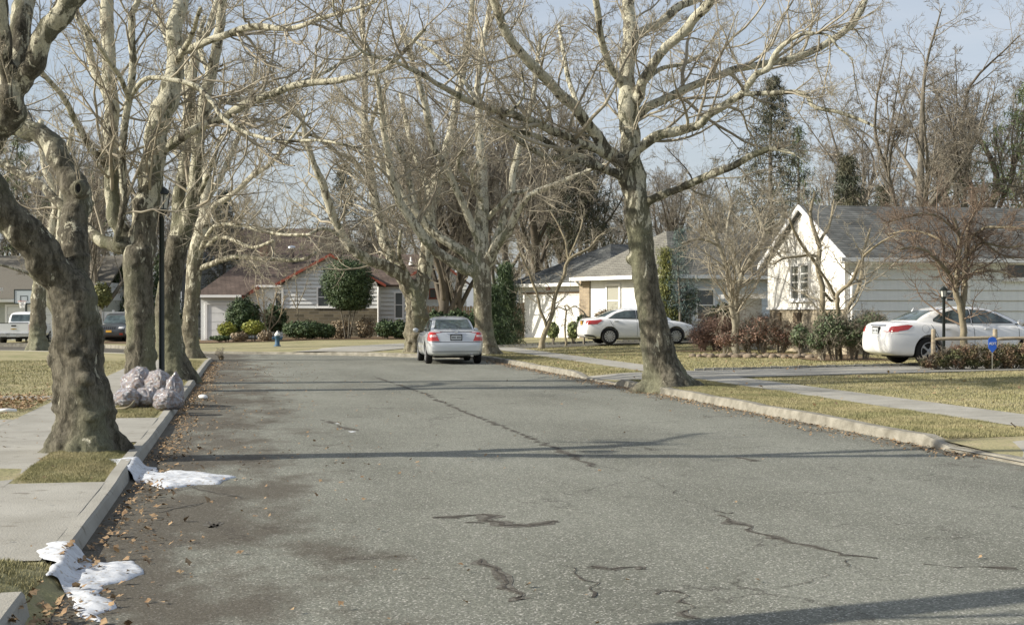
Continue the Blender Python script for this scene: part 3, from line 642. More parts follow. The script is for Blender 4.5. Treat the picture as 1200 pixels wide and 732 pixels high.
# knot hole
kh=[o for o in bpy.data.objects if o.name.startswith('plane_tree')][0]
bm=bmesh.new(); c=at(98,223,15.3); p=c-Vector(kh.location)
mm=Matrix.Translation(p+Vector((.02,-.235,0)))@Matrix.Rotation(R_(90),4,'X')@Matrix.Diagonal((.55,1.,1,1))
lathe(bm,[(.10,-.06),(.085,.01),(.062,.03),(.046,.015),(.04,-.03)],16,mm,False); obj('knot_hole_rim',bm,M['bark'],kh,True)
bm=bmesh.new(); lathe(bm,[(.046,-.03),(.046,.012)],14,mm); obj('knot_hole',bm,M['under'],kh)
# second left
plane_tree('plane_tree','tall plane tree behind the rubbish bags with one straight upright stem',(165,28.5),
 [(165,452,21),(165,440,18.5),(165,400,17.5),(163,350,17),(161,312,17),(163,290,16)],
 [([(164,300,15),(169,253,15),(175,235,15),(180,180,14),(185,147,13),(197,116,14),(203,85,11),(208,40,10),(212,0,9),(218,-60,7)],1.),
  ([(156,305,10),(143,275,9),(133,240,9),(130,200,9),(130,130,9),(128,65,8),(124,0,8),(120,-70,6)],1.2),
  ([(160,308,7),(150,290,6),(137,285,4.5),(141,262,4),(145,236,4.5),(144,170,4.5),(152,108,4.5),(157,59,4.5),(154,20,4),(162,0,3.5),(172,-40,3)],-.8),
  ([(130,200,4.5),(118,187,4),(98,161,4),(74,115,3.5),(48,84,3)],-1.5),([(128,120,4.5),(121,105,4.5),(108,75,4.5),(102,43,4),(87,10,4),(78,-20,3)],1.),
  ([(184,182,5),(200,170,5.5),(232,151,5.5),(260,140,5),(278,128,5),(317,110,4.5),(353,98,4.2),(399,93,3.8),(448,82,3),(470,64,2.6),(498,35,2)],-3),
  ([(207,62,4.5),(221,58,4.5),(260,43,4.2),(299,32,4),(342,34,3.2),(377,21,2.6),(413,11,2),(441,2,1.6)],-4),
  ([(153,112,3),(170,93,3),(197,93,2.8),(230,102,2.8),(249,121,2.8),(262,138,2.6),(285,154,2.4),(330,165,2),(380,165,1.6),(430,176,1.4)],-3.5),
  ([(150,292,8),(131,287,8),(108,274,7),(80,250,6),(50,220,5),(10,195,5),(-20,180,4)],2.),
  ([(152,120,3),(140,90,3),(120,60,2.4),(100,30,2)],-2),([(205,75,4),(225,40,3),(235,10,2.5)],-2)],
 GP,big=(0,1),voxel=.045,knob=.8,flare=.1,tw=dict(dens=3.2,n2=8,n3=6),minr=.004,seed=6)
plane_tree('plane_tree','plane tree behind the street lamp with two slender pale stems',(206,31.7),
 [(206,443,21),(204,425,17),(198,400,15.5),(197,350,14.5),(203,312,13),(209,278,13)],
 [([(209,285,10),(210,240,8),(217,190,7),(219,165,7),(224,100,6.5),(231,60,6),(245,33,5),(256,0,4.5),(265,-40,3.5)],1.),
  ([(212,285,10),(226,240,9),(231,200,8),(234,165,8),(240,115,7.5),(252,66,6.5),(258,30,6),(262,0,5.5),(270,-50,4)],-1.),
  ([(226,240,3),(240,215,2.6),(250,190,2.4),(262,160,2),(300,140,1.8),(340,150,1.5)],-2.),([(236,140,4),(255,120,3.6),(300,114,3.4),(340,102,3),(380,85,2.2),(420,60,1.8)],2.5),
  ([(222,120,3.5),(205,70,3),(190,30,2.5),(180,0,2)],2.),([(245,85,3.2),(233,50,3),(240,20,2.5)],1.5)],
 GP,big=(0,1),voxel=.045,knob=.8,flare=.16,tw=dict(dens=3.2,n2=8,n3=6),minr=.004,seed=7)
plane_tree('plane_tree','plane tree at the left street corner with long low side branches',(226,47.),
 [(225,418,12.5),(224,405,10),(223,380,9),(226,340,9.2),(229,300,9),(236,270,8)],
 [([(236,272,7),(239,245,6.5),(243,215,6),(236,180,5),(228,140,4.5),(220,90,4),(214,40,3)],1.5),
  ([(237,268,5),(243,257,4.2),(253,240,4),(272,228,3.6),(292,209,3.3),(317,192,3),(331,174,2.6),(350,150,2.2),(362,125,1.8)],-3),
  ([(232,316,3.4),(254,307,3.3),(280,301,3),(324,304,2.7),(355,304,2.3),(370,296,1.8)],-3),
  ([(234,290,3),(246,285,2.6),(254,279,2.4),(269,279,2.2),(295,290,2),(320,282,1.8)],-4),([(234,296,2.5),(250,266,2.2),(285,265,2.1),(324,274,1.9),(363,275,1.6)],-5),
  ([(240,240,4),(262,200,3.5),(280,160,3),(292,120,2.5),(300,70,2)],2.5),([(238,225,4),(215,190,3.2),(190,160,2.6)],2.)],
 GP,big=(0,1),voxel=.05,knob=.7,flare=.12,tw=dict(dens=2.8,n2=8,n3=7),minr=.0055,barkm=M['bark_far'],seed=8)
# B and C on the outer bend
plane_tree('plane_tree','burly plane tree left of the silver car with a swollen trunk and three limbs',(488,52.3),
 [(488,413,14),(487,400,12.5),(488,372,12.5),(487,350,12.5),(486,338,11)],
 [([(483,345,9),(473,328,9),(459,314,7.5),(431,304,6.3),(404,281,5.4),(388,245,5),(378,215,4.8),(368,195,4),(360,167,3.6),(353,138,3),(335,121,2.5),(310,110,2)],-3),
  ([(478,334,8),(463,310,7.2),(451,285,6.4),(444,253,6),(436,215,5),(431,177,4.6),(427,142,4),(427,99,3.8),(427,53,3.2),(424,0,3)],1.5),
  ([(491,346,9.5),(497,324,9),(501,297,8.5),(504,269,7.5),(507,229,7),(517,194,6),(527,160,5),(534,120,4.5),(545,75,4),(552,20,3.4),(556,-30,3)],1.5),
  ([(478,322,3),(468,300,2.4),(470,270,2)],-2),([(436,215,3.2),(415,190,3),(395,178,2.6),(370,160,2.2),(350,158,1.8)],-2.5),
  ([(507,235,4),(495,205,3.6),(480,160,3),(470,110,2.6)],2.5),([(430,165,3),(440,130,2.6),(455,95,2.2)],-2),([(400,277,2.2),(380,268,2),(355,276,1.8),(320,270,1.6),(285,263,1.3)],-3)],
 GP,big=(0,1,2),spheres=[(479,392,6,-.1),(498,372,6,-.1),(481,372,6,-.12),(494,395,6,-.12),(490,358,7,-.1)],voxel=.05,knob=1.3,flare=.15,tw=dict(dens=2.6,n2=8,n3=7),minr=.006,barkm=M['bark_far'],seed=9)
plane_tree('plane_tree','smooth plane tree right behind the silver car with one long pale limb to the left',(568,49.8),
 [(570,417,15),(569,402,12),(566,370,10.5),(565,330,11),(564,310,11)],
 [([(564,315,9),(565,270,9),(565,230,7.2),(564,200,6.4),(562,150,5),(560,100,4),(567,50,3.5),(575,0,3)],2.),
  ([(558,320,7.5),(545,313,7),(525,305,6.4),(506,289,6),(489,266,6),(469,236,5.2),(459,205,4.8),(452,170,4.4),(448,142,4),(445,106,3.5),(436,70,3),(425,40,2.4)],-3),
  ([(560,312,7),(551,298,6.6),(528,287,5.6),(506,269,5.2),(483,243,4.8),(466,218,4.4),(448,190,3.8),(432,150,3.2),(415,125,2.5),(392,100,2)],1.2),
  ([(487,246,3.8),(481,215,3.6),(474,186,3.4),(464,168,3.2),(455,145,2.8),(450,110,2.2)],1.5),
  ([(563,290,5),(551,256,4.6),(539,232,4.4),(522,195,4.2),(508,171,4),(501,137,3.8),(493,102,3.4),(480,65,2.8),(470,30,2.2)],-2.),
  ([(571,312,7),(581,289,6.4),(597,269,5.4),(608,242,4.6),(624,226,3.8),(650,216,3.2),(683,203,2.6),(710,192,2)],-2.5),
  ([(569,310,6),(578,292,5),(588,263,4.6),(597,236,4.2),(602,200,4),(609,172,3.6),(624,120,3.2),(628,80,2.6),(634,40,2)],1.5),
  ([(572,255,3.2),(590,236,3),(600,228,2.8),(620,222,2.4)],-1),([(563,220,3),(545,205,2.6),(537,190,2.4),(545,175,2)],-2),([(568,240,3),(557,222,2.6),(553,205,2.4),(560,190,2)],-2)],
 GP,big=(0,1,5),voxel=.05,knob=.6,flare=.3,tw=dict(dens=2.6,n2=8,n3=7),minr=.006,barkm=M['bark_far'],seed=10)
# the large right tree
plane_tree('plane_tree','great spreading plane tree leaning on the right kerb, limbs fanning over the street',(781,28.2),
 [(783,454,28),(780,440,22),(773,418,19.5),(766,380,17.5),(758,340,15.5),(753,300,14.5),(748,262,16),(746,240,14.5),(744,222,13)],
 [([(746,232,12),(746,205,11.5),(739,164,12),(734,125,10.5),(734,90,9.5),(737,55,9.5),(737,25,8),(737,0,7.5),(736,-60,6)],1.),
  ([(740,232,8),(730,206,6.5),(740,183,6),(763,164,6.5),(787,155,6),(814,149,5.5),(834,132,5.2),(855,121,5),(872,106,4.5),(886,87,4.2),(902,80,4),(906,67,3.6),(920,51,3.2),(940,41,2.8),(968,41,2.4),(982,55,2),(1002,72,1.5)],-2.),
  ([(738,145,7),(749,133,6),(770,120,5.4),(797,108,5),(834,92,4.6),(869,80,4.4),(910,73,4.4),(945,64,4.2),(968,51,4),(992,34,4),(1009,14,3.6),(1016,-5,3),(1030,-40,2.4)],2.5),
  ([(741,130,7),(749,112,6.4),(759,85,6.4),(776,61,6),(800,38,6),(821,14,6),(833,0,6),(865,-50,4.5)],-1.),
  ([(739,52,6),(752,37,5.5),(770,29,5.2),(793,10,5),(814,0,4.6),(850,-20,4)],1.5),
  ([(732,105,5.5),(724,90,5),(711,68,4.4),(703,38,4),(698,0,4),(692,-40,3)],-1.5),
  ([(740,205,9),(722,184,8),(701,161,7.5),(681,137,7),(660,114,6.6),(641,96,6.4),(614,68,6.2),(593,38,6),(580,7,5.6),(572,-40,4.5)],-2.5),
  ([(739,200,7),(720,186,6.2),(701,175,5.6),(677,167,5.2),(650,154,5),(621,142,4.8),(587,131,4.5),(552,120,4.2),(518,102,3.8),(494,87,3.4),(463,73,3),(427,62,2.7),(406,39,2.4),(393,18,2.2),(390,-5,2)],-4.5),
  ([(742,220,6),(723,203,5.4),(700,195,5),(669,187,4.4),(641,184,4),(621,174,3.8),(602,160,3.4),(588,138,3),(607,123,2.5),(614,108,2.2),(611,75,1.8)],-2.5),
  ([(700,194,3.8),(684,184,4),(662,180,3.8),(648,171,3.4),(621,157,3),(600,155,2.6),(576,150,2)],-1.),
  ([(754,250,5),(760,236,5),(787,224,5),(821,210,4.8),(855,196,4.4),(889,179,4.2),(906,174,3.4),(930,181,2.2),(946,193,1.6)],-2.),
  ([(866,111,3),(900,109,3),(941,109,2.8),(955,126,2.6),(985,132,2.4),(1013,143,2),(1037,155,1.5)],-1.),
  ([(755,97,3),(775,80,2.6),(800,75,2.2),(830,60,1.8)],2),([(690,148,3.2),(672,110,3),(662,70,2.6),(655,30,2.2)],2),([(560,122,2.4),(540,90,2.4),(505,60,2),(470,40,1.6)],1.5)],
 GP,big=(0,3,6,7,1,8,10),spheres=[(745,262,10,-.1),(740,303,7,0),(752,316,9,-.05),(765,455,12,-.1),(795,456,12,-.15),(808,452,9,-.05)],voxel=.035,knob=.75,flare=.22,tw=dict(dens=2.8,n2=8,n3=7,n4=2,l1max=2.6),minr=.0036,seed=11)
# a plane beyond the left lawn
plane_tree('plane_tree','plane tree between the pickup truck and the nearest big trunk, far lawn edge',(44,60.),
 [(44,413,13),(44,400,10),(44,370,9),(46,340,8.5),(50,320,7.5)],
 [([(50,325,6.5),(58,290,5.5),(62,262,5),(65,240,5),(58,212,4.5),(50,180,4),(48,140,3.5)],1),([(52,318,5),(68,285,4.5),(72,250,4),(74,200,3.5),(85,150,3)],-1),([(47,335,2),(35,322,1.8),(15,314,1.6),(-10,308,1.3)],-1)],
 GP,big=(0,),voxel=.06,knob=.8,flare=.15,tw=dict(dens=1.2,n2=6,n3=4),minr=.009,barkm=M['bark_far'],seed=12)
# ============================================================ GARDEN TREES
def small_tree(name,label,base,limbs,m,tm,tw,seed,group=None,minr=.006,wig=.2,rs=.8):
    Y0=base[1]; x=(base[0]-600)/F*Y0; z=H(x,Y0); root=thing(name,label,'tree',(x,Y0,z),0,group); inv=np.array((x,Y0,z)); ref=[]; out=[]
    for i,(pts,dY) in enumerate(limbs):
        q=min(ref,key=lambda r:(r[0]-pts[0][0])**2+(r[1]-pts[0][1])**2) if ref else (0,0,Y0)
        l3=limb3(None,pts,q[2],dY)
        if i==0: l3=[(l3[0][0],l3[0][1],z-.1,l3[0][3]*1.2)]+l3
        for k,p in enumerate(pts): ref.append((p[0],p[1],q[2]+dY*k/max(1,len(pts)-1)))
        pl=smooth_poly(l3,5,.3,seed+i); pl[:,:3]-=inv; pl[:,3]*=rs; out.append(pl); tube_obj('trunk' if i==0 else 'limb',pl,m,root,8)
    kw=dict(dens=3.,lf1=.42,min_r=minr*.8,n2=7,n3=6,l1max=1.6,zmin=.8,wig=wig,g=np.random.default_rng(seed)); kw.update(tw)
    twigs(root,out,tm,**kw); return root
bs=M['bark_small']; tb=M['twig']
small_tree('garden_tree','bare spreading tree with two close stems rising from the rust shrubs',(862,47),[([(862,402,5.5),(860,380,4.6),(857,350,4.4),(854,321,4),(844,292,3.5),(834,265,3),(822,240,2.4)],-1),([(863,395,4.5),(863,365,4.5),(865,333,4.4),(872,317,4),(886,296,3.6),(896,272,3.2),(888,252,2.6),(880,232,2)],1),([(868,323,3),(860,300,2.8),(852,270,2.4),(858,240,2)],1),([(897,270,2.5),(912,262,2),(920,245,1.8)],0),([(842,288,2),(820,280,2),(800,285,1.6)],-1),([(888,293,2),(905,290,1.8),(915,300,1.4)],-1)],mat('greyish_bark',(.33,.31,.24),(.19,.17,.13),scale=6),tb,dict(dens=7,l1max=2.2,n2=8,n3=7),21,None,.005)
small_tree('garden_tree','slim bare tree in front of the white gable with upright stem',(963,41),[([(963,410,5),(964,388,4.4),(963,345,4),(960,310,3.8),(959,283,3.2),(950,256,2.6),(955,225,2)],0),([(960,313,2.8),(946,295,2.6),(934,277,2.2),(925,256,1.8)],-1),([(960,300,2.2),(940,300,2),(918,303,1.6),(905,310,1.2)],-.5),([(960,285,2.4),(972,262,2),(978,235,1.6)],1),([(962,340,2.5),(975,352,2),(982,343,1.8)],.5)],M['bark_small'],tb,dict(dens=3.2,l1max=1.4),22,None,.004)
small_tree('garden_tree','bare forked tree leaning right beside the white house corner',(984,40.5),[([(984,410,4),(984,376,3.6),(981,352,3.2),(983,343,3),(1000,325,2.6),(1008,305,2.2)],-1),([(983,395,3.4),(990,367,3.2),(1003,345,3),(1010,315,2.6),(1013,292,2.2),(1020,268,1.6)],1),([(980,350,2.4),(966,325,2),(955,308,1.6)],-.5),([(1012,300,1.8),(1030,285,1.5),(1050,275,1.2)],-1)],M['bark_small'],tb,dict(dens=4,l1max=1.5),23,None,.0045)
small_tree('garden_tree','low spreading bare tree over the white car and rail fence',(1130,35.5),[([(1130,412,6),(1129,395,5.2),(1125,360,4.6),(1121,333,4.2),(1124,304,3.6),(1124,277,3.2),(1117,255,2.4)],0),([(1128,370,4),(1130,328,3.8),(1133,300,3.4),(1133,277,3),(1140,255,2.2),(1150,235,1.8)],.6),([(1120,333,3.4),(1105,311,3),(1092,299,2.4),(1076,290,2),(1055,292,1.5)],-1.5),([(1134,281,2.4),(1145,273,2.4),(1154,267,2.2),(1175,266,2),(1198,268,1.6),(1225,275,1.2)],-1.5),([(1138,274,2.2),(1150,280,2),(1161,290,1.8),(1178,300,1.4),(1200,302,1.1)],1),([(1124,275,2.2),(1105,257,2),(1085,250,1.6),(1060,255,1.2),(1035,262,1)],-1),([(1124,300,2.2),(1100,280,1.8),(1070,270,1.4),(1040,275,1.1)],1.5),([(1131,330,2),(1145,318,1.8),(1170,318,1.4),(1190,325,1)],-1),([(1133,300,2),(1150,285,1.8),(1180,290,1.4),(1210,285,1.1)],-.5)],M['bark_small'],mat('reddish_twigs',(.22,.165,.12),(.14,.105,.08),scale=2),dict(dens=10,l1max=1.9,n2=8,n3=7,up=.03,wig=.18),24,None,.0038)
small_tree('garden_tree','crooked leaning bare tree on the lawn before the white garage',(634,56),[([(634,403,4.6),(640,388,4),(646,370,3.4),(651,348,3),(660,322,2.7),(667,304,2.5),(690,291,2),(702,277,1.6),(715,268,1.2)],0),([(641,384,2.4),(634,365,2.2),(630,348,2),(622,325,1.8),(613,305,1.3),(606,285,1)],-.5),([(666,306,2),(664,285,1.8),(655,265,1.4),(645,248,1)],.5),([(667,303,1.6),(680,270,1.4),(685,245,1)],.5)],M['bark_small'],tb,dict(dens=2.5,l1max=1.5,n2=5,n3=4),25,None,.006)
r=small_tree('weeping_tree','tiny weeping umbrella shaped tree before the garage door',(663,58),[([(663,397,1.8),(662,380,1.5),(664,363,1.4)],0),([(664,364,1),(655,360,.9),(645,366,.8),(640,374,.6)],0),([(664,364,1),(674,359,.9),(684,366,.8),(690,374,.6)],0),([(664,364,1),(662,358,.9),(668,360,.8),(672,370,.6)],-.8)],M['bark_small'],M['twig_brown'],dict(dens=9,l1max=.5,n2=4,n3=3,up=-.25,zmin=.25,lmin=.4),26,None,.006)
small_tree('magnolia_tree','multi stemmed pale bare shrub tree before the stone fronted house',(313,80),[([(313,396,2),(310,375,1.6),(303,355,1.4),(300,340,1)],0),([(314,394,1.8),(318,370,1.6),(322,350,1.3),(326,338,1)],.4),([(313,390,1.6),(306,378,1.2),(296,366,1)],0),([(315,388,1.5),(328,372,1.2),(333,350,1)],0),([(311,380,1.2),(309,355,1),(307,335,.8)],.3)],mat('pale_tan_bark',(.42,.34,.22),(.30,.24,.16),scale=5),mat('pale_tan_twigs',(.40,.33,.22),(.27,.22,.15),scale=3),dict(dens=6,l1max=.8,n2=5,n3=3),27,None,.008,rs=.5)
small_tree('sapling','thin bare sapling before the white clapboard gable',(350,82),[([(350,396,1.3),(349,370,1.1),(348,340,.9),(345,318,.6)],0),([(349,365,.8),(340,345,.7),(335,330,.5)],0),([(349,358,.8),(357,340,.7),(362,322,.5)],0)],M['bark_small'],tb,dict(dens=3,l1max=.7,n2=4,n3=2),28,None,.008,rs=.6)
# ============================================================ BACKGROUND BARE TREES
def bare_template(name,seed,h,spread,m,tm,n0=7,minr=.008,up=.08,dens=1.8,n2=8,n3=6,l1=4.2):
    g=np.random.default_rng(seed); root=thing(name,'x','tree'); r0=h*.0165
    tr=[(0,0,-.8,r0*1.3),(0,0,.6,r0*1.05),(g.normal(0,.1),g.normal(0,.1),h*.16,r0),(g.normal(0,.25),g.normal(0,.25),h*.30,r0*.85),(g.normal(0,.4),g.normal(0,.4),h*.5,r0*.6),(g.normal(0,.6),g.normal(0,.6),h*.75,r0*.3),(g.normal(0,.8),g.normal(0,.8),h*.93,r0*.12)]
    tp=smooth_poly(tr,5,.2,seed); tube_obj('trunk',tp,m,root,10); lines=[tp[len(tp)//2:]]
    for i in range(n0):
        f=.2+.45*i/n0+g.uniform(0,.04); k=int(f*(len(tp)-1)); p=tp[k]; a=2.4*i+g.uniform(-.4,.4); le=h*g.uniform(.38,.58)*(1.1-.5*f)
        d=np.array([math.cos(a)*spread,math.sin(a)*spread,1.]); pts=[(p[0],p[1],p[2],p[3]*.62)]; q=p[:3].copy()
        for j in range(5):
            d=d/np.linalg.norm(d); q=q+d*le/4; d=d+np.array([g.normal(0,.14),g.normal(0,.14),.16]); pts.append((q[0],q[1],q[2],max(.02,p[3]*.62*(1-.17*(j+1)))))
        l=smooth_poly(pts,4,.2,seed+i); tube_obj('limb',l,m,root,7); lines.append(l)
        # secondary
        for s_ in range(2):
            kk=int(len(l)*g.uniform(.3,.6)); pp=l[kk]; dd=np.array([math.cos(a+g.choice([-1,1])*g.uniform(.6,1.2))*.8*spread,math.sin(a+g.uniform(-1,1))*.8*spread,1.]); dd/=np.linalg.norm(dd); q2=pp[:3].copy(); p2=[(pp[0],pp[1],pp[2],pp[3]*.7)]
            for j in range(3): q2=q2+dd*le*.2; dd=dd+np.array([g.normal(0,.15),g.normal(0,.15),.1]); p2.append((q2[0],q2[1],q2[2],max(.015,pp[3]*.7*(1-.27*(j+1)))))
            lines.append(smooth_poly(p2,3)); tube_obj('limb',lines[-1],m,root,6)
    twigs(root,lines,tm,dens=dens,lf1=.3,min_r=minr,n2=n2,n3=n3,l1max=l1,zmin=h*.12,g=g,k1=4,up=up,wig=.13,n4=2)
    return root
kinds=[bare_template('bare_tree',31,15,.75,M['bark_brown'],M['twig_brown']),bare_template('bare_tree',32,17,.5,M['bark_dark'],M['twig_brown'],n0=8),bare_template('bare_tree',33,13,.9,mat('grey_bark',(.26,.24,.19),(.15,.13,.10),scale=3),M['twig'],n0=8)]
BT=[ # px at ground, distance, kind, scale, label
(1072,72,0,1.12,'broad bare tree towering directly above the grey roof of the white gabled house'),
(1152,76,1,1.0,'tall bare tree at the right edge behind the grey roof'),
(1225,84,0,1.0,'bare tree crown reaching in from the right picture edge'),
(1010,95,1,.85,'slender bare tree behind the ridge between two conifers'),
(925,80,2,.72,'dense grey bare tree behind the white gable peak'),
(852,84,2,.80,'bushy grey bare tree behind the grey hipped roof'),
(800,98,1,.78,'brown bare tree over the hipped roof right of the leaning plane'),
(700,100,0,.80,'brown bare tree behind the roof left of the leaning plane'),
(655,92,1,.90,'tall narrow brown tree behind the white garage'),
(628,84,1,.95,'pale straight trunk rising behind the white garage roof'),
(590,96,0,1.0,'brown tree crown behind the plane tree by the silver car'),
(536,74,1,.8,'right one of two dark trunks behind the silver car'),
(518,73,1,.84,'left one of two dark trunks behind the silver car'),
(470,115,0,.85,'distant bare tree over the brown roof'),
(432,130,2,.85,'faint distant bare tree above the round clipped tree'),
(300,140,0,.7,'distant bare tree above the large brown roof'),
(345,150,1,.65,'far thin bare tree beside the distant spruce'),
(250,120,1,.85,'bare tree behind the left end of the brown roof'),
(205,100,0,.9,'bare tree seen between the left plane trunks'),
(160,110,2,1.1,'grey bare tree beyond the dark parked vehicle'),
(115,90,0,1.0,'bare tree beyond the white fence'),
(70,105,1,1.0,'bare tree rising behind the basketball hoop'),
(15,100,0,1.05,'bare tree behind the grey roof at the left edge'),
(-40,95,2,1.1,'bare tree leaning in from the left picture edge'),
(600,130,2,1.1,'distant grey tree filling the gap above the plane tree crowns'),
(750,120,0,1.05,'far brown tree behind the leaning plane trunk'),
(400,100,1,.6,'small bare tree behind the house with red trim'),
(505,100,0,1.0,'brown crown behind the swollen plane tree')]
used=set()
for i,(px,Y,k,s,lab) in enumerate(BT):
    o=kinds[k] if k not in used else copy_tree(kinds[k]); used.add(k)
    x=(px-600)/F*Y; o.location=(x,Y,H(x,Y)); o.rotation_euler=(0,0,i*2.1); sc=s*(.95+.1*random.random()); o.scale=(sc,sc,sc); o['label']=lab; o['group']='bare trees behind the houses'
# ============================================================ CONIFERS
def conifer(name,label,px,Y,h,rad,m,seed,droop=.35,z0=.15,n=26,dens=1.,leaf=.16,group='conifers',bm_=None,loose=.0):
    g=np.random.default_rng(seed); x=(px-600)/F*Y; z=H(x,Y); root=thing(name,label,'tree',(x,Y,z),0,group)
    tp=smooth_poly([(0,0,-.6,h*.016),(0,0,h*.3,h*.013),(g.normal(0,.1),0,h*.7,h*.007),(0,0,h,.02)],4); tube_obj('trunk',tp,bm_ or M['bark_brown'],root,8)
    P=[];Rr=[];Ln=[]
    for i in range(n*5):
        f=z0+(1-z0)*(i/(n*5)); a=i*2.399+g.uniform(-.3,.3); le=rad*((1-f)**.75*1.05+.03)*g.uniform(.6,1.12)*(1+loose*g.normal())
        le=max(le,.2); d=np.array([math.cos(a),math.sin(a),.25-.2*(1-f)]); q=np.array([0,0,h*f]); pl=[q.copy()]
        for j in range(6):
            q=q+d/np.linalg.norm(d)*le/6; d=d+np.array([0,0,-droop*.35+(.14 if j>3 else 0)]); pl.append(q.copy())
        P.append(pl); Rr.append(np.linspace(.012+.012*le,.006,7)); Ln.append(le)
    P=np.array(P);Rr=np.array(Rr);Ln=np.array(Ln); v,f=tube_np(P,Rr,4); npmesh('branches',v,f,bm_ or M['bark_brown'],root)
    P2,R2,L2=branch_level(P,Rr,Ln,int(9*dens),35,70,.34,4,.1,-.06,.5,.1,.005,g)
    allP=np.vstack([P2[:,1:].reshape(-1,3),P[:,3:].reshape(-1,3)]); K=len(allP)
    rep=max(1,int(round(4*dens))); C=np.repeat(allP,rep,0)+g.normal(0,.13,(K*rep,3))*np.array([1,1,.6]); n_=len(C)
    a=g.normal(size=(n_,3)); a[:,2]-=1.1; a/=np.linalg.norm(a,axis=1,keepdims=True); b=np.cross(a,g.normal(size=(n_,3))); b/=np.linalg.norm(b,axis=1,keepdims=True)+1e-9
    s=leaf*g.uniform(.6,1.5,(n_,1)); V=np.stack([C,C+a*s+b*s*.12,C+a*s*1.9,C+a*s-b*s*.12],1).reshape(-1,3)
    npmesh('needles',V,np.arange(4*n_).reshape(-1,4),m,root); return root
conifer('spruce_tree','tall dark spruce with drooping boughs behind the hipped roof',905,82,14.8,4.8,M['cedar'],41,n=20,dens=1.,loose=.2,leaf=.17)
conifer('spruce_tree','dark spruce hidden behind the limbs left of the leaning plane',680,84,12.2,4.2,M['cedar'],42,n=16,leaf=.17,z0=.45,dens=.9,loose=.25,droop=.5)
conifer('spruce_tree','conical spruce above the brown roof in the centre gap',403,112,13.5,4.8,M['cedar'],43,n=18,leaf=.2,dens=.8,loose=.15)
conifer('spruce_tree','dark spruce seen right of the left corner plane tree',262,100,10.5,4.,M['cedar'],44,n=16,leaf=.2,dens=.8,loose=.15)
conifer('pine_tree','loose yellow green pine behind the nearest left trunk',20,97,14,5,M['pine'],45,droop=.1,n=9,leaf=.2,loose=.3,dens=.7)
conifer('pine_tree','green pine filling the gap between the first two left trunks',122,96,13,4.6,M['pine'],46,droop=.1,n=9,leaf=.2,loose=.3,dens=.7)
conifer('spruce_tree','small dark conifer tip just over the grey ridge, left one',993,68,8.7,1.9,M['cedar'],47,n=14,leaf=.14)
conifer('spruce_tree','narrow small conifer tip over the grey ridge beside the larger one',1036,72,7.6,.8,M['cedar'],48,n=12,leaf=.13)
conifer('pine_tree','dark pine at the right picture edge behind the roof',1205,70,12.5,4.5,M['pine'],49,droop=.1,n=10,leaf=.18,loose=.25,dens=.7)
conifer('pine_tree','half bare pine crown between spruce and right house',935,90,13.,3.,M['pine'],50,droop=.2,n=10,leaf=.18,z0=.5,dens=.6)
conifer('arborvitae','dense dark evergreen column left of the white garage',592,63,3.6,1.0,M['yew'],51,droop=0,n=16,leaf=.09,z0=.02,dens=1.3,group='evergreens by the garage')
conifer('arborvitae','shorter dense evergreen beside the plane tree trunk',576,61,2.6,.8,M['yew'],52,droop=0,n=14,leaf=.09,z0=.02,dens=1.2,group='evergreens by the garage')
conifer('cypress','golden green cypress behind the leaning plane trunk',780,60.5,4.,.5,fol('gold_cypress',(.13,.15,.04),(.20,.20,.06)),53,droop=0,n=12,leaf=.09,z0=.02,group='evergreens in front of the hipped house')
conifer('fir_tree','small bluish fir with open tiers before the hipped house',797,60.,4.9,.95,fol('blue_fir',(.06,.10,.09),(.11,.15,.13)),54,droop=-.05,n=7,leaf=.09,z0=.25,dens=.8,group='evergreens in front of the hipped house')
conifer('arborvitae','broad dark evergreen beyond the white fence',100,92,5,2.,M['cedar'],55,droop=0,n=16,leaf=.14,z0=.02,group='evergreens beyond the fence')
conifer('arborvitae','dark evergreen mass between second and third left trunks',192,94,5.8,1.7,M['yew'],56,droop=0,n=16,leaf=.14,z0=.02,group='evergreens beyond the fence')
conifer('arborvitae','dark evergreen behind the dark parked vehicle',140,94,5.2,1.8,M['yew'],57,droop=0,n=16,leaf=.14,z0=.02,group='evergreens beyond the fence')
# ============================================================ SHRUBS
def shrub(name,label,ells,Y,m,n,leaf,group,seed,stems=8,dep=.9,shell=.45,twigm=None,tw=0,lumps=.25):
    cx=sum(e[0] for e in ells)/len(ells); x=(cx-600)/F*Y; z=H(x,Y); root=thing(name,label,'shrub',(x,Y,z),0,group)
    g=np.random.default_rng(seed); B=[]
    for (a,b,rx,ry) in ells:
        v=at(a,b,Y); B.append((v.x-x,0,max(v.z-z,.05),rx*Y/F,rx*Y/F*dep,ry*Y/F))
    leafcloud('foliage',B,n,leaf,m,root,g,shell=shell,lumps=lumps)
    lines=[]
    for (bx_,_,bz,rx,ry,rz) in B:
        for k in range(stems):
            a=g.uniform(0,6.28); q=g.uniform(.3,.95); lines.append(smooth_poly([(bx_*.8+.15*math.cos(a)*rx,.15*math.sin(a)*ry,0,.018),(bx_+q*.5*rx*math.cos(a),q*.5*ry*math.sin(a),bz*.8,.012),(bx_+q*rx*math.cos(a),q*ry*math.sin(a),bz+rz*g.uniform(.1,.85),.005)],3))
    V_=[];F_=[];off=0
    for l in lines:
        v,f=tube_np(l[None,:,:3],l[None,:,3],5); V_.append(v);F_.append(f+off);off+=len(v)
    if tw: twigs(root,lines,twigm or M['twig_brown'],dens=tw,lf1=.6,min_r=.0035,n2=5,n3=4,l1max=.7,zmin=.02,g=g,lmin=.35)
    npmesh('stems',np.vstack(V_),np.vstack(F_),twigm or M['twig_brown'],root); return root
G2='shrubs before the stone fronted house'
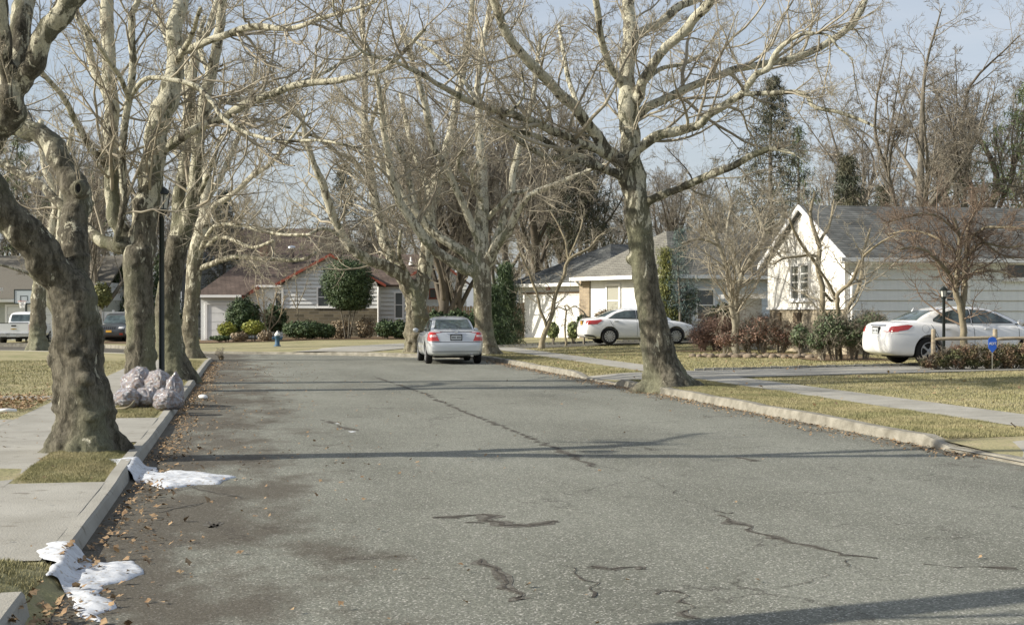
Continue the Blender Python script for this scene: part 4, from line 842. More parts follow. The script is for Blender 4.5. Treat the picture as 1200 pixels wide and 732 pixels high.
shrub('yew_shrub','large rounded dark yew beside the left garage door',[(285,372,20,22)],80,M['yew'],9000,.09,G2,61)
shrub('gold_shrub','left one of two golden yellow clipped shrubs',[(266,386,11,8)],78.5,M['yellow'],2600,.08,G2,62)
shrub('gold_shrub','right one of two golden yellow clipped shrubs',[(297,384,13,8)],78.5,M['yellow'],3000,.08,G2,63)
shrub('low_shrub','low flat dark shrub under the golden shrubs',[(258,396,12,3)],78,M['yew'],1200,.08,G2,64)
shrub('clipped_shrub','wide clipped dark hedge shrub before the ledge stone wall',[(345,386,14,9),(362,386,20,10),(382,388,12,8)],78.5,M['yew'],8000,.09,G2,65)
shrub('yew_shrub','spreading dark shrub left of the swollen plane trunk',[(452,385,12,10),(468,386,10,11)],78,M['yew'],4500,.09,G2,66)
shrub('dry_shrub','brown dried shrub at the foot of the stone wall by the round tree',[(400,386,14,12),(428,384,12,13)],80,M['brownshrub'],1800,.09,G2,67,tw=5,twigm=M['twig_brown'])
shrub('yew_shrub','dark clipped shrub under the middle eave',[(322,374,14,16)],81.5,M['yew'],4500,.09,G2,68)
shrub('dry_shrub','tuft of dry tan grass between golden shrubs and clipped hedge',[(281,395,10,6),(312,394,9,7)],78,M['brownshrub'],1500,.09,G2,69,tw=4)
# clipped standard holly
rt=thing('holly_tree','round clipped evergreen tree on several bare stems','tree',((407-600)/F*79.5,79.5,H(-9,79.5)))
leafcloud('crown',[(0,0,(396-331)/F*79.5,31/F*79.5,31/F*79.5,30/F*79.5),(.15,0,(396-350)/F*79.5,26/F*79.5,26/F*79.5,13/F*79.5)],42000,.065,M['yew'],rt,shell=.6,lumps=.17)
for a in range(5): tube_obj('stem',smooth_poly([(.12*math.cos(a*1.3),.12*math.sin(a*1.3),-.1,.04),(.3*math.cos(a*1.3),.3*math.sin(a*1.3),1.,.035),(.7*math.cos(a*1.3),.7*math.sin(a*1.3),2.4,.02)],4),M['bark_brown'],rt,6)
G3='shrubs before the hipped house'
shrub('boxwood','small clipped green ball at the corner of the garage',[(684,377,8,8)],59,M['yew'],2600,.07,G3,71)
shrub('variegated_shrub','upright variegated shrub beside the crooked tree',[(648,387,7,9)],60,M['variegated'],1700,.08,G3,72)
shrub('variegated_shrub','narrow variegated shrub left of the parked saloon',[(672,387,7,10)],60,M['variegated'],1500,.08,G3,73)
shrub('brown_shrub','long brown clipped shrub under the lit window',[(712,371,15,7),(735,371,16,7)],61.,M['brownshrub'],3500,.08,G3,74,tw=4)
shrub('holly_shrub','tall loose holly behind the leaning plane trunk',[(792,372,18,22),(808,352,13,20),(780,345,11,20)],60.7,M['holly'],6000,.06,G3,75,shell=.85,tw=4)
shrub('evergreen_shrub','dark evergreen mound right of the parked saloon under the window',[(848,372,18,16),(866,378,12,14)],53,M['yew'],4000,.08,G3,76)
G4='shrubs along the bed at the driveway'
shrub('twiggy_shrub','grey brown leafless shrub in front of the saloon bonnet',[(842,386,25,18),(822,396,17,13)],50,M['rust'],2600,.04,G4,77,tw=18,stems=22,twigm=mat('purple_twigs',(.27,.19,.155),(.17,.12,.10),scale=2),shell=.9)
shrub('rust_shrub','large rust red shrub below the white gable',[(893,388,26,20),(920,392,24,16),(873,395,16,12)],47,M['rust'],6500,.045,G4,78,tw=14,stems=16,shell=.95)
shrub('rust_shrub','smaller rust red shrub at the left bed end by the stones',[(850,398,14,9)],46,M['rust'],1800,.04,G4,79,tw=6,shell=.9)
shrub('holly_shrub','wide green holly with arching shoots left of the near white car',[(975,386,22,22),(1003,390,24,18),(1020,378,20,12),(958,398,14,12)],40,M['holly'],13000,.05,G4,80,shell=.95,tw=9,stems=12)
shrub('variegated_shrub','sparse pale shrub between rust shrub and holly',[(938,394,12,14)],43,M['holly'],1500,.07,G4,81,shell=.9,tw=5)
shrub('low_hedge','low brown green hedge mound under the rail fence',[(1088,425,12,6),(1103,421,15,10),(1122,418,16,14),(1140,417,16,14),(1160,418,17,14),(1180,417,17,15),(1202,416,18,16),(1225,416,18,16)],33.6,M['mix'],26000,.035,G4,82,shell=.75,tw=8,stems=10,lumps=.12)
shrub('dark_hedge','tall dark hedge behind the silver car',[(512,382,16,17),(536,382,18,18),(558,382,14,17)],66,M['yew'],11000,.11,None,83)
shrub('green_ball','yellow green rounded conifer beyond the white fence',[(119,346,11,14)],86,fol('olive_ball',(.12,.13,.04),(.18,.18,.06)),3000,.11,None,84)
shrub('grass_tuft','dry weed tuft at the left street corner',[(259,421,3,3)],46.2,M['brownshrub'],200,.05,None,85,tw=3)
# bed soil and edging stones
tag(sheet('planting_bed',[gp(808,412,.2),gp(880,413.5,.22),(at(945,410,41).x,39.8),(10.6,39.2),(10.6,44),(7,48.5),(5.2,50.)],1.,H,M['soil'],dz=.03),kind='structure')
tag(sheet('planting_bed_house',[(-24,76.8),(-7,76.6),(-5,77),(-5,86),(-24,86)],2,H,M['soil'],dz=.03),kind='structure')
for i in range(20):
    px=812+i*7.2; Y=44.5-2.4*i/19-(.3 if i%2 else 0); x=(px-600)/F*Y; z=H(x,Y); bm=bmesh.new(); bmesh.ops.create_icosphere(bm,subdivisions=2,radius=1)
    for v in bm.verts:
        k=1+.3*noise.noise((v.co.x*1.3+i*5,v.co.y*1.3,v.co.z*1.3)); v.co=Vector((v.co.x*.15*k*random.uniform(.97,1.03),v.co.y*.12*k,max(-.3,v.co.z)*.11*k))
    o=obj('edging_stone',bm,M['stone'],None,True); o.location=(x,Y,z+.03); o.rotation_euler=(0,0,i*1.3); s_=random.uniform(.75,1.25); o.scale=(s_,s_,s_)
    tag(o,'rough brown field stone edging the shrub bed','stone','stones edging the shrub bed')
# ============================================================ HOUSES
def siding(name,x0,x1,z0,z1,y,lap,parent,m,xl=None,xr=None,out=-1,axis='x',holes=()):
    """lapped boards on plane y (axis x) facing out*-? ; xl/xr functions of z clip the ends"""
    bm=bmesh.new(); z=z0
    while z<z1-1e-3:
        zt=min(z+lap,z1); 
        segs=[(xl(z) if xl else x0, xr(z) if xr else x1, xl(zt) if xl else x0, xr(zt) if xr else x1)]
        for (hx0,hx1,hz0,hz1) in holes:
            if hz0<(z+zt)/2<hz1:
                new=[]
                for a,b,c,d in segs:
                    if hx0>a and hx1<b: new+= [(a,hx0,c,hx0),(hx1,b,hx1,d)]
                    else: new.append((a,b,c,d))
                segs=new
        for a,b,c,d in segs:
            if b-a<.01: continue
            o0=.042*out; o1=.002*out
            P=[(a,o0,z),(b,o0,z),(d if d>c else (c+d)/2,o1,zt),(c if d>c else (c+d)/2,o1,zt),(a,-.06*out,z),(b,-.06*out,z),(d if d>c else (c+d)/2,-.06*out,zt),(c if d>c else (c+d)/2,-.06*out,zt)]
            V=[bm.verts.new((p[0],y+p[1],p[2]) if axis=='x' else (y+p[1],p[0],p[2])) for p in P]
            for f in ((0,1,2,3),(1,5,6,2),(0,3,7,4),(0,4,5,1),(3,2,6,7),(4,7,6,5)): bm.faces.new([V[i] for i in f])
        z=zt
    return obj(name,bm,m,parent)
def quadroof(name,faces,thick,m,parent):
    """faces: list of polygons (3-D points), thickened downwards"""
    bm=bmesh.new()
    for f in faces:
        vs=[bm.verts.new(p) for p in f]; bm.faces.new(vs)
    bmesh.ops.remove_doubles(bm,verts=bm.verts,dist=.01); bmesh.ops.recalc_face_normals(bm,faces=bm.faces)
    up=[f for f in bm.faces]; 
    if sum(f.normal.z for f in up)<0: bmesh.ops.reverse_faces(bm,faces=up)
    bmesh.ops.solidify(bm,geom=bm.faces[:],thickness=thick)
    return obj(name,bm,m,parent)
def window(parent,x0,x1,z0,z1,y,out=-1,axis='x',mull=(),bars=(),vb=(),fm=None,gm=None,fw=.09,split=None,name='window'):
    fm=fm or M['whitetrim']; gm=gm or M['glassw']
    def bb(bm,a,b,c,d,e,f):
        lo,hi=min(c*out,d*out),max(c*out,d*out)
        if axis=='x': box(bm,a,b,y+lo,y+hi,e,f)
        else: box(bm,y+lo,y+hi,a,b,e,f)
    bm=bmesh.new()
    bb(bm,x0-fw,x0,-.03,.05,z0-fw,z1+fw); bb(bm,x1,x1+fw,-.03,.05,z0-fw,z1+fw); bb(bm,x0,x1,-.03,.048,z1,z1+fw); bb(bm,x0,x1,-.03,.048,z0-fw,z0)
    for mx_ in mull: bb(bm,mx_-.05,mx_+.05,-.03,.045,z0,z1)
    w=obj(name,bm,fm,parent)
    bm=bmesh.new(); bb(bm,x0-fw-.05,x1+fw+.05,-.03,.10,z0-fw-.05,z0-fw+.002); obj('sill',bm,fm,w)
    bm=bmesh.new(); bb(bm,x0+.001,x1-.001,-.02,.012,z0+.001,z1-.001); obj('pane',bm,gm,w)
    if bars or vb:
        bm=bmesh.new()
        for z in bars: bb(bm,x0+.002,x1-.002,-.01,.032,z-.022,z+.022)
        for v in vb: bb(bm,v-.014,v+.014,-.01,.028,z0+.002,z1-.002)
        obj('glazing_bars',bm,fm,w)
    return w
def gdoor(parent,x0,x1,z0,z1,y,out=-1,axis='x',m=None,rows=4,name='garage_door'):
    bm=bmesh.new(); n=rows; h=(z1-z0)/n
    for i in range(n):
        a,b=z0+i*h+.012,z0+(i+1)*h-.012
        for (ya,yb,aa,bb_,c,d) in ((-.04,.015,x0,x1,a,b),):
            lo,hi=min(ya*out,yb*out),max(ya*out,yb*out)
            box(bm,*((x0,x1,y+lo,y+hi) if axis=='x' else (y+lo,y+hi,x0,x1)),a,b)
    g=obj(name,bm,m or M['white'],parent)
    bm=bmesh.new()
    for (a,b,c,d) in ((x0-.14,x0-.005,z0,z1+.14),(x1+.005,x1+.14,z0,z1+.14),(x0-.005,x1+.005,z1+.01,z1+.14)):
        lo,hi=min(-.03*out,.06*out),max(-.03*out,.06*out); box(bm,*((a,b,y+lo,y+hi) if axis=='x' else (y+lo,y+hi,a,b)),c,d)
    obj('frame',bm,M['whitetrim'],g); return g
def pipe(name,pts,r,m,parent,k=8):
    return tube_obj(name,smooth_poly([(p[0],p[1],p[2],r) for p in pts],5),m,parent,k)
# ---- H2: stone fronted house with red trim, facing the camera
h2=thing('house','low white clapboard house with ledge stone front, brown roof and red gable trim','house',(at(332,396,85).x,85,0))
def X2(px): return (px-332)/F*85
def Z2(py,Y=85): return CH-(py-HY)/F*Y
zb=-.35
bx('stone_wall',M['stonewall'],h2,(0,X2(442),-.08,4.,zb,Z2(361)))
ap=(X2(388),Z2(300)); le=(X2(326),Z2(334)); re=(X2(450),Z2(334))
sl_=(ap[1]-le[1])/(ap[0]-le[0])
xl=lambda z:max(0.001,ap[0]-(ap[1]-z)/sl_); xr=lambda z:min(X2(442),ap[0]+(ap[1]-z)/sl_)
siding('front_gable_wall',0,X2(442),Z2(361),ap[1],0,.24,h2,M['siding'],xl,xr,holes=((X2(373),X2(424),Z2(358),Z2(338)),))
bx('wall',M['siding'],h2,(0.002,X2(442)-.002,.06,7,Z2(361),Z2(334)))
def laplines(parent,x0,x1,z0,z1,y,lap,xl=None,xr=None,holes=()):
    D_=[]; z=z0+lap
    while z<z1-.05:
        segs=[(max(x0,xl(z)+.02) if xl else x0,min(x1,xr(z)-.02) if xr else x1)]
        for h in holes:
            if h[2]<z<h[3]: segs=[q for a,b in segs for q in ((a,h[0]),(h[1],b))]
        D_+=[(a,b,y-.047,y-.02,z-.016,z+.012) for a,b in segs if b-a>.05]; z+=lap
    return bx('lap_shadow_strip',M['lapshade'],parent,*D_)
M['lapshade']=mat('lap_shadow_grey',(.34,.33,.30),rough=.9)  # grey strips, the shade under each lap put in as colour
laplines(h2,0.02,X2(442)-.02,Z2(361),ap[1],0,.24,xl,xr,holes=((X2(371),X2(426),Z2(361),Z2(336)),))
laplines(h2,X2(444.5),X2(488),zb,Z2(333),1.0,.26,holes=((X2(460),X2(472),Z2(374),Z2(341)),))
window(h2,X2(373),X2(424),Z2(358.5),Z2(337.5),-.03,mull=(X2(386),X2(398),X2(411)),bars=(Z2(348),))
# garage part
gx0,gx1=X2(234),X2(285); bx('garage_wall',M['siding'],h2,(gx0,gx1,.3,7,zb,Z2(345)))
gdoor(h2,X2(242),X2(279),0.0,Z2(357),.27)
siding('middle_wall',gx1,0,Z2(396),Z2(334),1.6,.22,h2,M['siding'])
window(h2,X2(318),X2(326),Z2(372),Z2(343),1.56,bars=(Z2(358),))
# right wing
siding('right_wing_wall',X2(442),X2(490),zb,Z2(332),1.0,.26,h2,M['siding']); bx('right_wing',M['siding'],h2,(X2(442),X2(490),1.05,7,zb,Z2(332)))
window(h2,X2(462),X2(470),Z2(372),Z2(343),.97,bars=(Z2(357),))
# far right gable
gy=2.6; a2=(X2(507),Z2(303,87.6)); sl2=.72
xl2=lambda z:max(X2(487),a2[0]-(a2[1]-z)/sl2); xr2=lambda z:min(X2(545),a2[0]+(a2[1]-z)/sl2)
siding('side_gable_wall',X2(487),X2(545),zb,a2[1],gy,.26,h2,M['siding'],xl2,xr2)
for a_,b_ in ((501,508),(516,523)): window(h2,X2(a_),X2(b_),Z2(348),Z2(338),gy-.03,fm=M['red'],fw=.05)
quadroof('side_gable_roof',[[(a2[0],gy-.35,a2[1]+.05),(a2[0],9,a2[1]+.05),(a2[0]-2.4,9,a2[1]-1.7),(a2[0]-2.4,gy-.35,a2[1]-1.7)],[(a2[0],gy-.35,a2[1]+.05),(a2[0]+2.6,gy-.35,a2[1]-1.85),(a2[0]+2.6,9,a2[1]-1.85),(a2[0],9,a2[1]+.05)]],.12,M['shb'],h2)
# roofs
rz=5.35; ry=6.2
quadroof('main_roof',[[(X2(229),-.25,Z2(346)+.02),(X2(288),-.25,Z2(346)+.02),(X2(297),1.2,3.25),(X2(331),1.2,3.25),(X2(500),.6,Z2(333)),(X2(512),ry,rz),(X2(272),ry,rz)],
  [(X2(229),-.25,Z2(346)+.02),(X2(272),ry,rz),(X2(270),ry+4,3.),(X2(229),12,Z2(346))],[(X2(272),ry,rz),(X2(512),ry,rz),(X2(512),12.5,2.8),(X2(229),12.5,2.8)]],.14,M['shb'],h2)
quadroof('gable_roof',[[(ap[0],-.4,ap[1]+.12),(ap[0],6.,ap[1]+.12),(le[0]-.05,4.8,le[1]+.08),(le[0]-.05,-.4,le[1]+.08)],[(ap[0],-.4,ap[1]+.12),(re[0]+.1,-.4,re[1]+.02),(re[0]+.1,4.8,re[1]+.02),(ap[0],6.,ap[1]+.12)]],.10,M['shb'],h2)
def board(name,a,b,wd,th,m,parent):
    """sloping trim board from a to b (x,y,z)"""
    bm=bmesh.new(); A=Vector(a);B=Vector(b); V=[]
    for p in (A,B):
        for dy,dz in ((0,0),(th,0),(th,-wd),(0,-wd)): V.append(bm.verts.new((p.x,p.y+dy,p.z+dz)))
    for f in ((0,1,2,3),(4,7,6,5),(0,4,5,1),(1,5,6,2),(2,6,7,3),(3,7,4,0)): bm.faces.new([V[i] for i in f])
    return obj(name,bm,m,parent)
board('bargeboard',(le[0]-.12,-.47,le[1]+.09),(ap[0],-.47,ap[1]+.14),.17,.06,M['red'],h2); board('bargeboard',(ap[0],-.47,ap[1]+.14),(re[0]+.15,-.47,re[1]+.04),.17,.06,M['red'],h2)
board('bargeboard',(X2(285),-.30,Z2(346)-.0),(X2(300),1.1,3.28),.24,.07,M['red'],h2)
board('bargeboard',(a2[0]-1.6,gy-.42,a2[1]-1.08),(a2[0],gy-.42,a2[1]+.09),.18,.06,M['red'],h2); board('bargeboard',(a2[0],gy-.42,a2[1]+.09),(a2[0]+1.6,gy-.42,a2[1]-1.08),.18,.06,M['red'],h2)
bx('gutter',M['whitetrim'],h2,(X2(229),X2(284),-.38,-.24,Z2(348.5),Z2(345.5))); bx('gutter',M['whitetrim'],h2,(X2(296),X2(330),1.02,1.16,Z2(336),Z2(333.5)))
pipe('downspout',[(X2(443.5),-.1,Z2(336)),(X2(443.5),-.1,Z2(380)),(X2(443.5),-.1,Z2(394))],.05,M['whitetrim'],h2)
bx('corner_post',M['white'],h2,(-.1,.02,-.1,.1,Z2(361),Z2(334)))
ch=bx('chimney',mat('chimney_brick',(.30,.20,.15),(.22,.15,.11),scale=8),h2,(X2(286),X2(296),5.2,6.0,4.2,5.9)); 
bm=bmesh.new(); lathe(bm,[(.17,4.5),(.17,6.0),(.24,6.02),(.24,6.25),(.03,6.3)],14,Matrix.Translation((X2(328),4.5,-.45))); obj('flue_pipe',bm,M['chrome'],h2,True)
bm=bmesh.new(); lathe(bm,[(.15,0),(.10,.25),(.06,.3),(.06,.5)],10,Matrix.Translation((X2(476),4.,4.6))); obj('roof_vent',bm,M['whitetrim'],h2)
# ---- big brown roofed house behind
Yb=104; hb=thing('house','taller grey sided house with large brown roof rising behind the stone fronted house','house',(at(243,0,Yb).x,Yb,0))
def Xb(px): return (px-243)/F*Yb
def Zb(py): return CH-(py-HY)/F*Yb
bx('wall',M['siding'],hb,(0,Xb(396),0,9,-.6,Zb(302)))
quadroof('roof',[[(Xb(240),-.5,Zb(302)),(Xb(400),-.5,Zb(302)),(Xb(400),5,Zb(267)+.25),(Xb(240),5,Zb(267)+.25)],[(Xb(240),5,Zb(267)+.25),(Xb(400),5,Zb(267)+.25),(Xb(400),10.5,Zb(302)),(Xb(240),10.5,Zb(302))]],.2,M['shb'],hb)
siding('grey_gable_wall',Xb(228),Xb(285),-.4,Zb(300),-4,.25,hb,mat('grey_shingle_wall',(.36,.37,.36),(.28,.29,.28),scale=5),lambda z:Xb(228),lambda z:min(Xb(282),Xb(250)+(Zb(298)-z)*1.5))
quadroof('gable_roof',[[(Xb(248),-4.4,Zb(297)),(Xb(248),1,Zb(297)),(Xb(300),1,Zb(297)-3.6),(Xb(300),-4.4,Zb(297)-3.6)],[(Xb(248),-4.4,Zb(297)),(Xb(215),-4.4,Zb(297)-2.2),(Xb(215),1,Zb(297)-2.2),(Xb(248),1,Zb(297))]],.18,mat('pale_trim_roof',(.42,.43,.43),rough=.8),hb)
# ---- H1 house at the far left
Y1=88; h1=thing('house','grey roofed house with white garage doors at the far left','house',(at(0,0,Y1).x,Y1,-.2))
def X1(px): return px/F*Y1
def Z1(py): return CH-(py-HY)/F*Y1+.2
bx('wall',mat('sage_siding',(.46,.48,.43),(.40,.42,.38),scale=3),h1,(X1(-70),X1(114),0,8,-.3,Z1(351)))
gdoor(h1,X1(9),X1(60),0,Z1(359),-.03); gdoor(h1,X1(66),X1(110),0,Z1(361),-.03)
quadroof('roof',[[(X1(-80),-.5,Z1(351)),(X1(120),-.5,Z1(351)),(X1(120),5.5,Z1(301)+.3),(X1(-80),5.5,Z1(301)+.3)],[(X1(-80),5.5,Z1(301)+.3),(X1(120),5.5,Z1(301)+.3),(X1(120),11,Z1(351)),(X1(-80),11,Z1(351))]],.15,mat('taupe_shingles',(.17,.16,.135),(.13,.12,.10),scale=14,vscale=(1,1,4)),h1)
bx('fascia',M['whitetrim'],h1,(X1(-80),X1(120),-.6,-.5,Z1(354),Z1(350.5))); bx('porch_roof',M['whitetrim'],h1,(X1(-70),X1(8),-1.6,-.62,Z1(341),Z1(337)))
bx('gable_end',M['siding'],h1,(X1(112),X1(114)+.02,.2,7.8,Z1(351),Z1(330)))
# ---- H3 hipped ranch with garage; own frame: local x along front (towards garage), local y = into the house
Nn=Vector((3.46,62,0)); fd=Vector((-.56,.83,0)).normalized(); sd=Vector((fd.y,-fd.x,0))   # fd: along front, sd: into house
h3=thing('house','grey hip roofed white house with attached two car garage behind the parked saloon','house',(Nn.x,Nn.y,.0)); h3.matrix_world=Matrix(((fd.x,sd.x,0,Nn.x),(fd.y,sd.y,0,Nn.y),(0,0,1,0),(0,0,0,1)))
gz=.42
# frame is left handed if sd = right of fd: keep a proper rotation instead
h3.matrix_world=Matrix.Translation(Nn*1.12+Vector((0,0,-.192)))@Matrix.Rotation(math.atan2(fd.y,fd.x),4,'Z')@Matrix.Scale(1.12,4)   # local +x = fd, local -y = sd (into house)
bx('garage_wall',M['white'],h3,(0,5.5,-9,0,-.1,2.85))
gdoor(h3,.35,5.0,gz,2.38,.005,out=1,rows=4)
bx('garage_door_mullion',M['grey'],h3,(2.62,2.74,0.02,.05,gz,2.38))
bx('lintel_shadow_board',M['woodfence'],h3,(.2,5.2,.02,.09,2.44,2.54))
bx('downspout',M['whitetrim'],h3,(5.38,5.5,.02,.12,gz,2.8))
# main block x<0 (towards the camera), slightly proud
bx('front_wall',M['white'],h3,(-6.1,-.73,-8,.55,.9,3.05)); bx('brick_base',M['brickp'],h3,(-6.12,-.98,-8.02,.60,-.1,.95))
bx('brick_pier',M['brickp'],h3,(-.72,.0,-2,.62,.2,3.02))
window(h3,-2.75,-1.95,1.45,2.72,.57,out=1,gm=M['curtain'],bars=(2.1,),fw=.1); window(h3,-5.2,-4.4,1.45,2.72,.57,out=1,gm=M['curtain'],bars=(2.1,))
siding('side_wall',-10.,.5,.3,3.1,-6.13,.2,h3,mat('pale_blue_white_clapboard',(.66,.70,.73),(.60,.64,.67),scale=2),axis='y',out=-1,holes=((-1.6,-.75,1.3,2.5),(-5.9,-5.,1.3,2.5)))
for a,b in ((-1.6,-.75),(-5.9,-5.)): window(h3,a,b,1.35,2.5,-6.16,out=-1,axis='y',bars=(1.9,),fw=.09)
e=3.12
def hip(name,x0,x1,y0,y1,z,h,m,parent,ov=.55,inset=None):
    x0-=ov;x1+=ov;y0-=ov;y1+=ov; hw=(x1-x0)/2; cx=(x0+x1)/2; i=inset or hw; A=(cx,y0+i,z+h);B=(cx,y1-i,z+h)
    return quadroof(name,[[(x0,y0,z),(x1,y0,z),A],[(x1,y0,z),(x1,y1,z),B,A],[(x1,y1,z),(x0,y1,z),B],[(x0,y1,z),(x0,y0,z),A,B]],.14,m,parent)
hip('main_roof',-6.1,-.6,-11,.55,e,1.95,M['shl'],h3,inset=2.6)
hip('garage_roof',-1.5,5.5,-11,0,2.92,1.85,M['shg'],h3,ov=.5,inset=3.2)
bx('fascia',M['whitetrim'],h3,(-6.7,.0,1.1,1.17,2.97,3.12)); bx('fascia',M['whitetrim'],h3,(.05,6.05,.5,.57,2.77,2.92)); bx('fascia',M['whitetrim'],h3,(-6.73,-6.65,-11,1.1,2.97,3.12))
pipe('downspout',[(-.05,.9,3.0),(-.1,.68,2.8),(.03,.2,2.5),(.03,.1,.5)],.05,M['whitetrim'],h3)
bx('vent_pipe',M['black'],h3,(-2.1,-1.98,-2.4,-2.28,3.8,4.75))
ob=bx('warning_plate',M['red'],h3,(3.02,3.32,.03,.05,2.62,2.95)); bx('plate_lettering',M['whitetrim'],ob,(3.07,3.27,.05,.056,2.84,2.87),(3.07,3.27,.05,.056,2.68,2.71),(3.21,3.25,.05,.056,2.71,2.84))
bx('entrance_hood',M['whitetrim'],h3,(-7.2,-6.2,-9.3,-8.,2.5,2.62))
# ---- H4 white gabled house on the right; road frame: local x = r, local y = d
h4=thing('house','white clapboard house with steep dark grey roof and bright gable facing the street','house',(at(990,0,44).x,44,0),TH)
# rotation: local x -> r=(CT,ST)
W=6.6
rd4=5.25
xa=lambda z:max(0.,(z-3.42)/((5.2-3.42)/3.3)); xb=lambda z:min(W,W-(z-3.42)/((5.2-3.42)/3.3))
bm=bmesh.new(); vs=[bm.verts.new((dx,y,z)) for dx in (0,.12) for y,z in ((0,1.76),(W,1.76),(W,3.42),(3.3,5.1),(0,3.42))]
for f in ((0,1,2,3,4),(9,8,7,6,5)): bm.faces.new([vs[i] for i in f])
for i in range(5): bm.faces.new([vs[i],vs[5+i],vs[5+(i+1)%5],vs[(i+1)%5]])
obj('gable_wall',bm,mat('white_stucco',(.80,.79,.74),(.70,.69,.64),scale=2.5,rough=.85,bump=.15,bscale=12),h4)
bx('foundation',M['bricktan'],h4,(.05,3,.05,W-.05,-.2,1.755)); bx('ledge',M['whitetrim'],h4,(-.04,.1,-.05,W+.05,1.70,1.78))
bx('body',M['siding'],h4,(.13,16,.08,W,1.30,3.40))
siding('side_wall',.12,16,1.32,3.42,.03,.33,h4,mat('pale_blue_grey_siding',(.74,.77,.78),(.68,.71,.72),scale=1.5,vscale=(5,5,.3)),holes=((3.4,4.2,1.9,3.2),(5.5,6.9,2.7,3.2)))
bx('basement_wall',M['bricktan'],h4,(.06,16,0,.1,-.2,1.315))
bx('siding_shadow_lines',M['wood'],h4,*[(.14+a,b,-.006,.03,1.32+.33*i-.010,1.32+.33*i+.010) for i in range(0,6) for a,b in (((0,3.13),(4.15,5.3),(6.95,16)) if i in (4,5) else ((0,3.13),(4.15,16)) if i in (2,3) else ((0,16),))])  # thin brown strips standing in for the shadow line under each board
window(h4,2.80,3.42,2.08,3.16,-.01,out=-1,axis='y',bars=(2.62,2.35,2.9),fw=.08,gm=M['netting']); window(h4,3.64,4.26,2.08,3.16,-.01,out=-1,axis='y',bars=(2.62,2.35,2.9),fw=.08,gm=M['netting'])
window(h4,3.42,4.12,1.97,3.14,-.02,bars=(2.55,2.26,2.85),vb=(3.65,3.88),fw=.10); window(h4,5.5,6.8,2.72,3.13,-.02,mull=(6.15,))
for y in (1.2,3.6,5.4): bx('basement_window',M['woodfence'],h4,(-.02,.04,y,y+.6,1.25,1.6))
quadroof('roof',[[(-.16,-.45,3.32),(16.5,-.45,3.32),(16.5,3.3,5.2),(-.16,3.3,5.2)],[(-.16,3.3,5.2),(16.5,3.3,5.2),(16.5,W+.45,3.32),(-.16,W+.45,3.32)]],.13,M['shg'],h4)
def board4(a,b):
    bm=bmesh.new(); A=Vector(a);B=Vector(b); V=[]
    for p in (A,B):
        for dx,dz in ((0,0),(.05,0),(.05,-.16),(0,-.16)): V.append(bm.verts.new((p.x+dx,p.y,p.z+dz)))
    for f in ((0,1,2,3),(4,7,6,5),(0,4,5,1),(1,5,6,2),(2,6,7,3),(3,7,4,0)): bm.faces.new([V[i] for i in f])
    obj('bargeboard',bm,M['whitetrim'],h4)
board4((-.215,-.47,3.31),(-.215,3.3,5.21)); board4((-.215,3.3,5.21),(-.215,W+.47,3.31))
bx('gutter',M['whitetrim'],h4,(-.35,16.5,-.58,-.46,3.17,3.30)); bx('soffit',M['whitetrim'],h4,(-.33,16.4,-.44,.02,3.12,3.16))
pipe('downspout',[(.75,-.5,3.2),(.62,-.3,3.0),(.25,-.1,2.8),(.2,-.1,2.4),(.2,-.1,.4)],.055,M['whitetrim'],h4)
bm=bmesh.new(); 
ph=bx('porch',M['white'],h4,(-.9,-.0,W+.6,W+.9,.2,2.1)); bx('porch_roof',M['whitetrim'],ph,(-1.3,.1,W+.1,W+1.6,2.1,2.25)); bx('porch_post',M['white'],ph,(-1.2,-1.05,W+.3,W+.45,.2,2.1))
# ============================================================ FENCES
f1=thing('vinyl_fence','white solid panel fence between the left house and the dark vehicle','fence',(at(104,0,86).x,86,-.2))
n=4
for i in range(n): bx('panel',M['white'],f1,(i*.75+.06,i*.75+.69,-.02,.02,.05,1.75)); 
for i in range(n+1): p=bx('post',M['whitetrim'],f1,(i*.75-.06,i*.75+.055,-.06,.06,0,1.95 ))
bx('top_rail',M['whitetrim'],f1,(.05,n*.75-.07,-.035,.035,1.76,1.84))
f2=thing('board_fence','weathered brown board fence beside the white garage','fence',(at(596,0,68).x,68,.3))
for i in range(6): bx('board',M['woodfence'],f2,(i*.13,i*.13+.12,-.01,.015,.05,1.75+.03*(i%2)))
bx('rail',M['woodfence'],f2,(0,.8,.02,.06,.4,.48),(0,.8,.02,.06,1.4,1.48)); bx('post',M['wood'],f2,(-.13,-.02,-.05,.06,0,1.5))
f3=thing('picket_fence','dark board fence behind the hedge by the silver car','fence',(at(497,0,84).x,84,0))
for i in range(22): bx('board',M['yew'] if False else M['woodfence'],f3,(i*.16,i*.16+.14,0,.02,.1,1.95+.04*(i%2)))
bx('rail',M['woodfence'],f3,(0,3.5,.03,.07,.5,.6),(0,3.5,.03,.07,1.6,1.7))
# split rail fence
f4=thing('rail_fence','low weathered split rail fence with two posts above the hedge mound','fence',(at(1094,0,34.2).x,34.2,H(10,34.2)),.03)
zr=H(10.5,34.2)
def Z4(py): return CH-(py-HY)/F*34.2-zr
for px in (1094,1167,1240):
    x=(px-1094)/F*34.2; bm=bmesh.new(); lathe(bm,[(.058,-.2),(.06,.3),(.056,Z4(385)-.02),(.045,Z4(385))],9,Matrix.Translation((x,0,0))); obj('post',bm,M['wood'],f4)
for px0,px1,dz in ((1097,1165,.0),(1169,1243,.01)):
    pipe('rail',[((px0-1094)/F*34.2-.05,-.02,Z4(396.5)),((px0+px1-2188)/2/F*34.2,-.05,Z4(396)+dz),((px1-1094)/F*34.2+.05,-.02,Z4(395))],.042,M['wood'],f4,7)
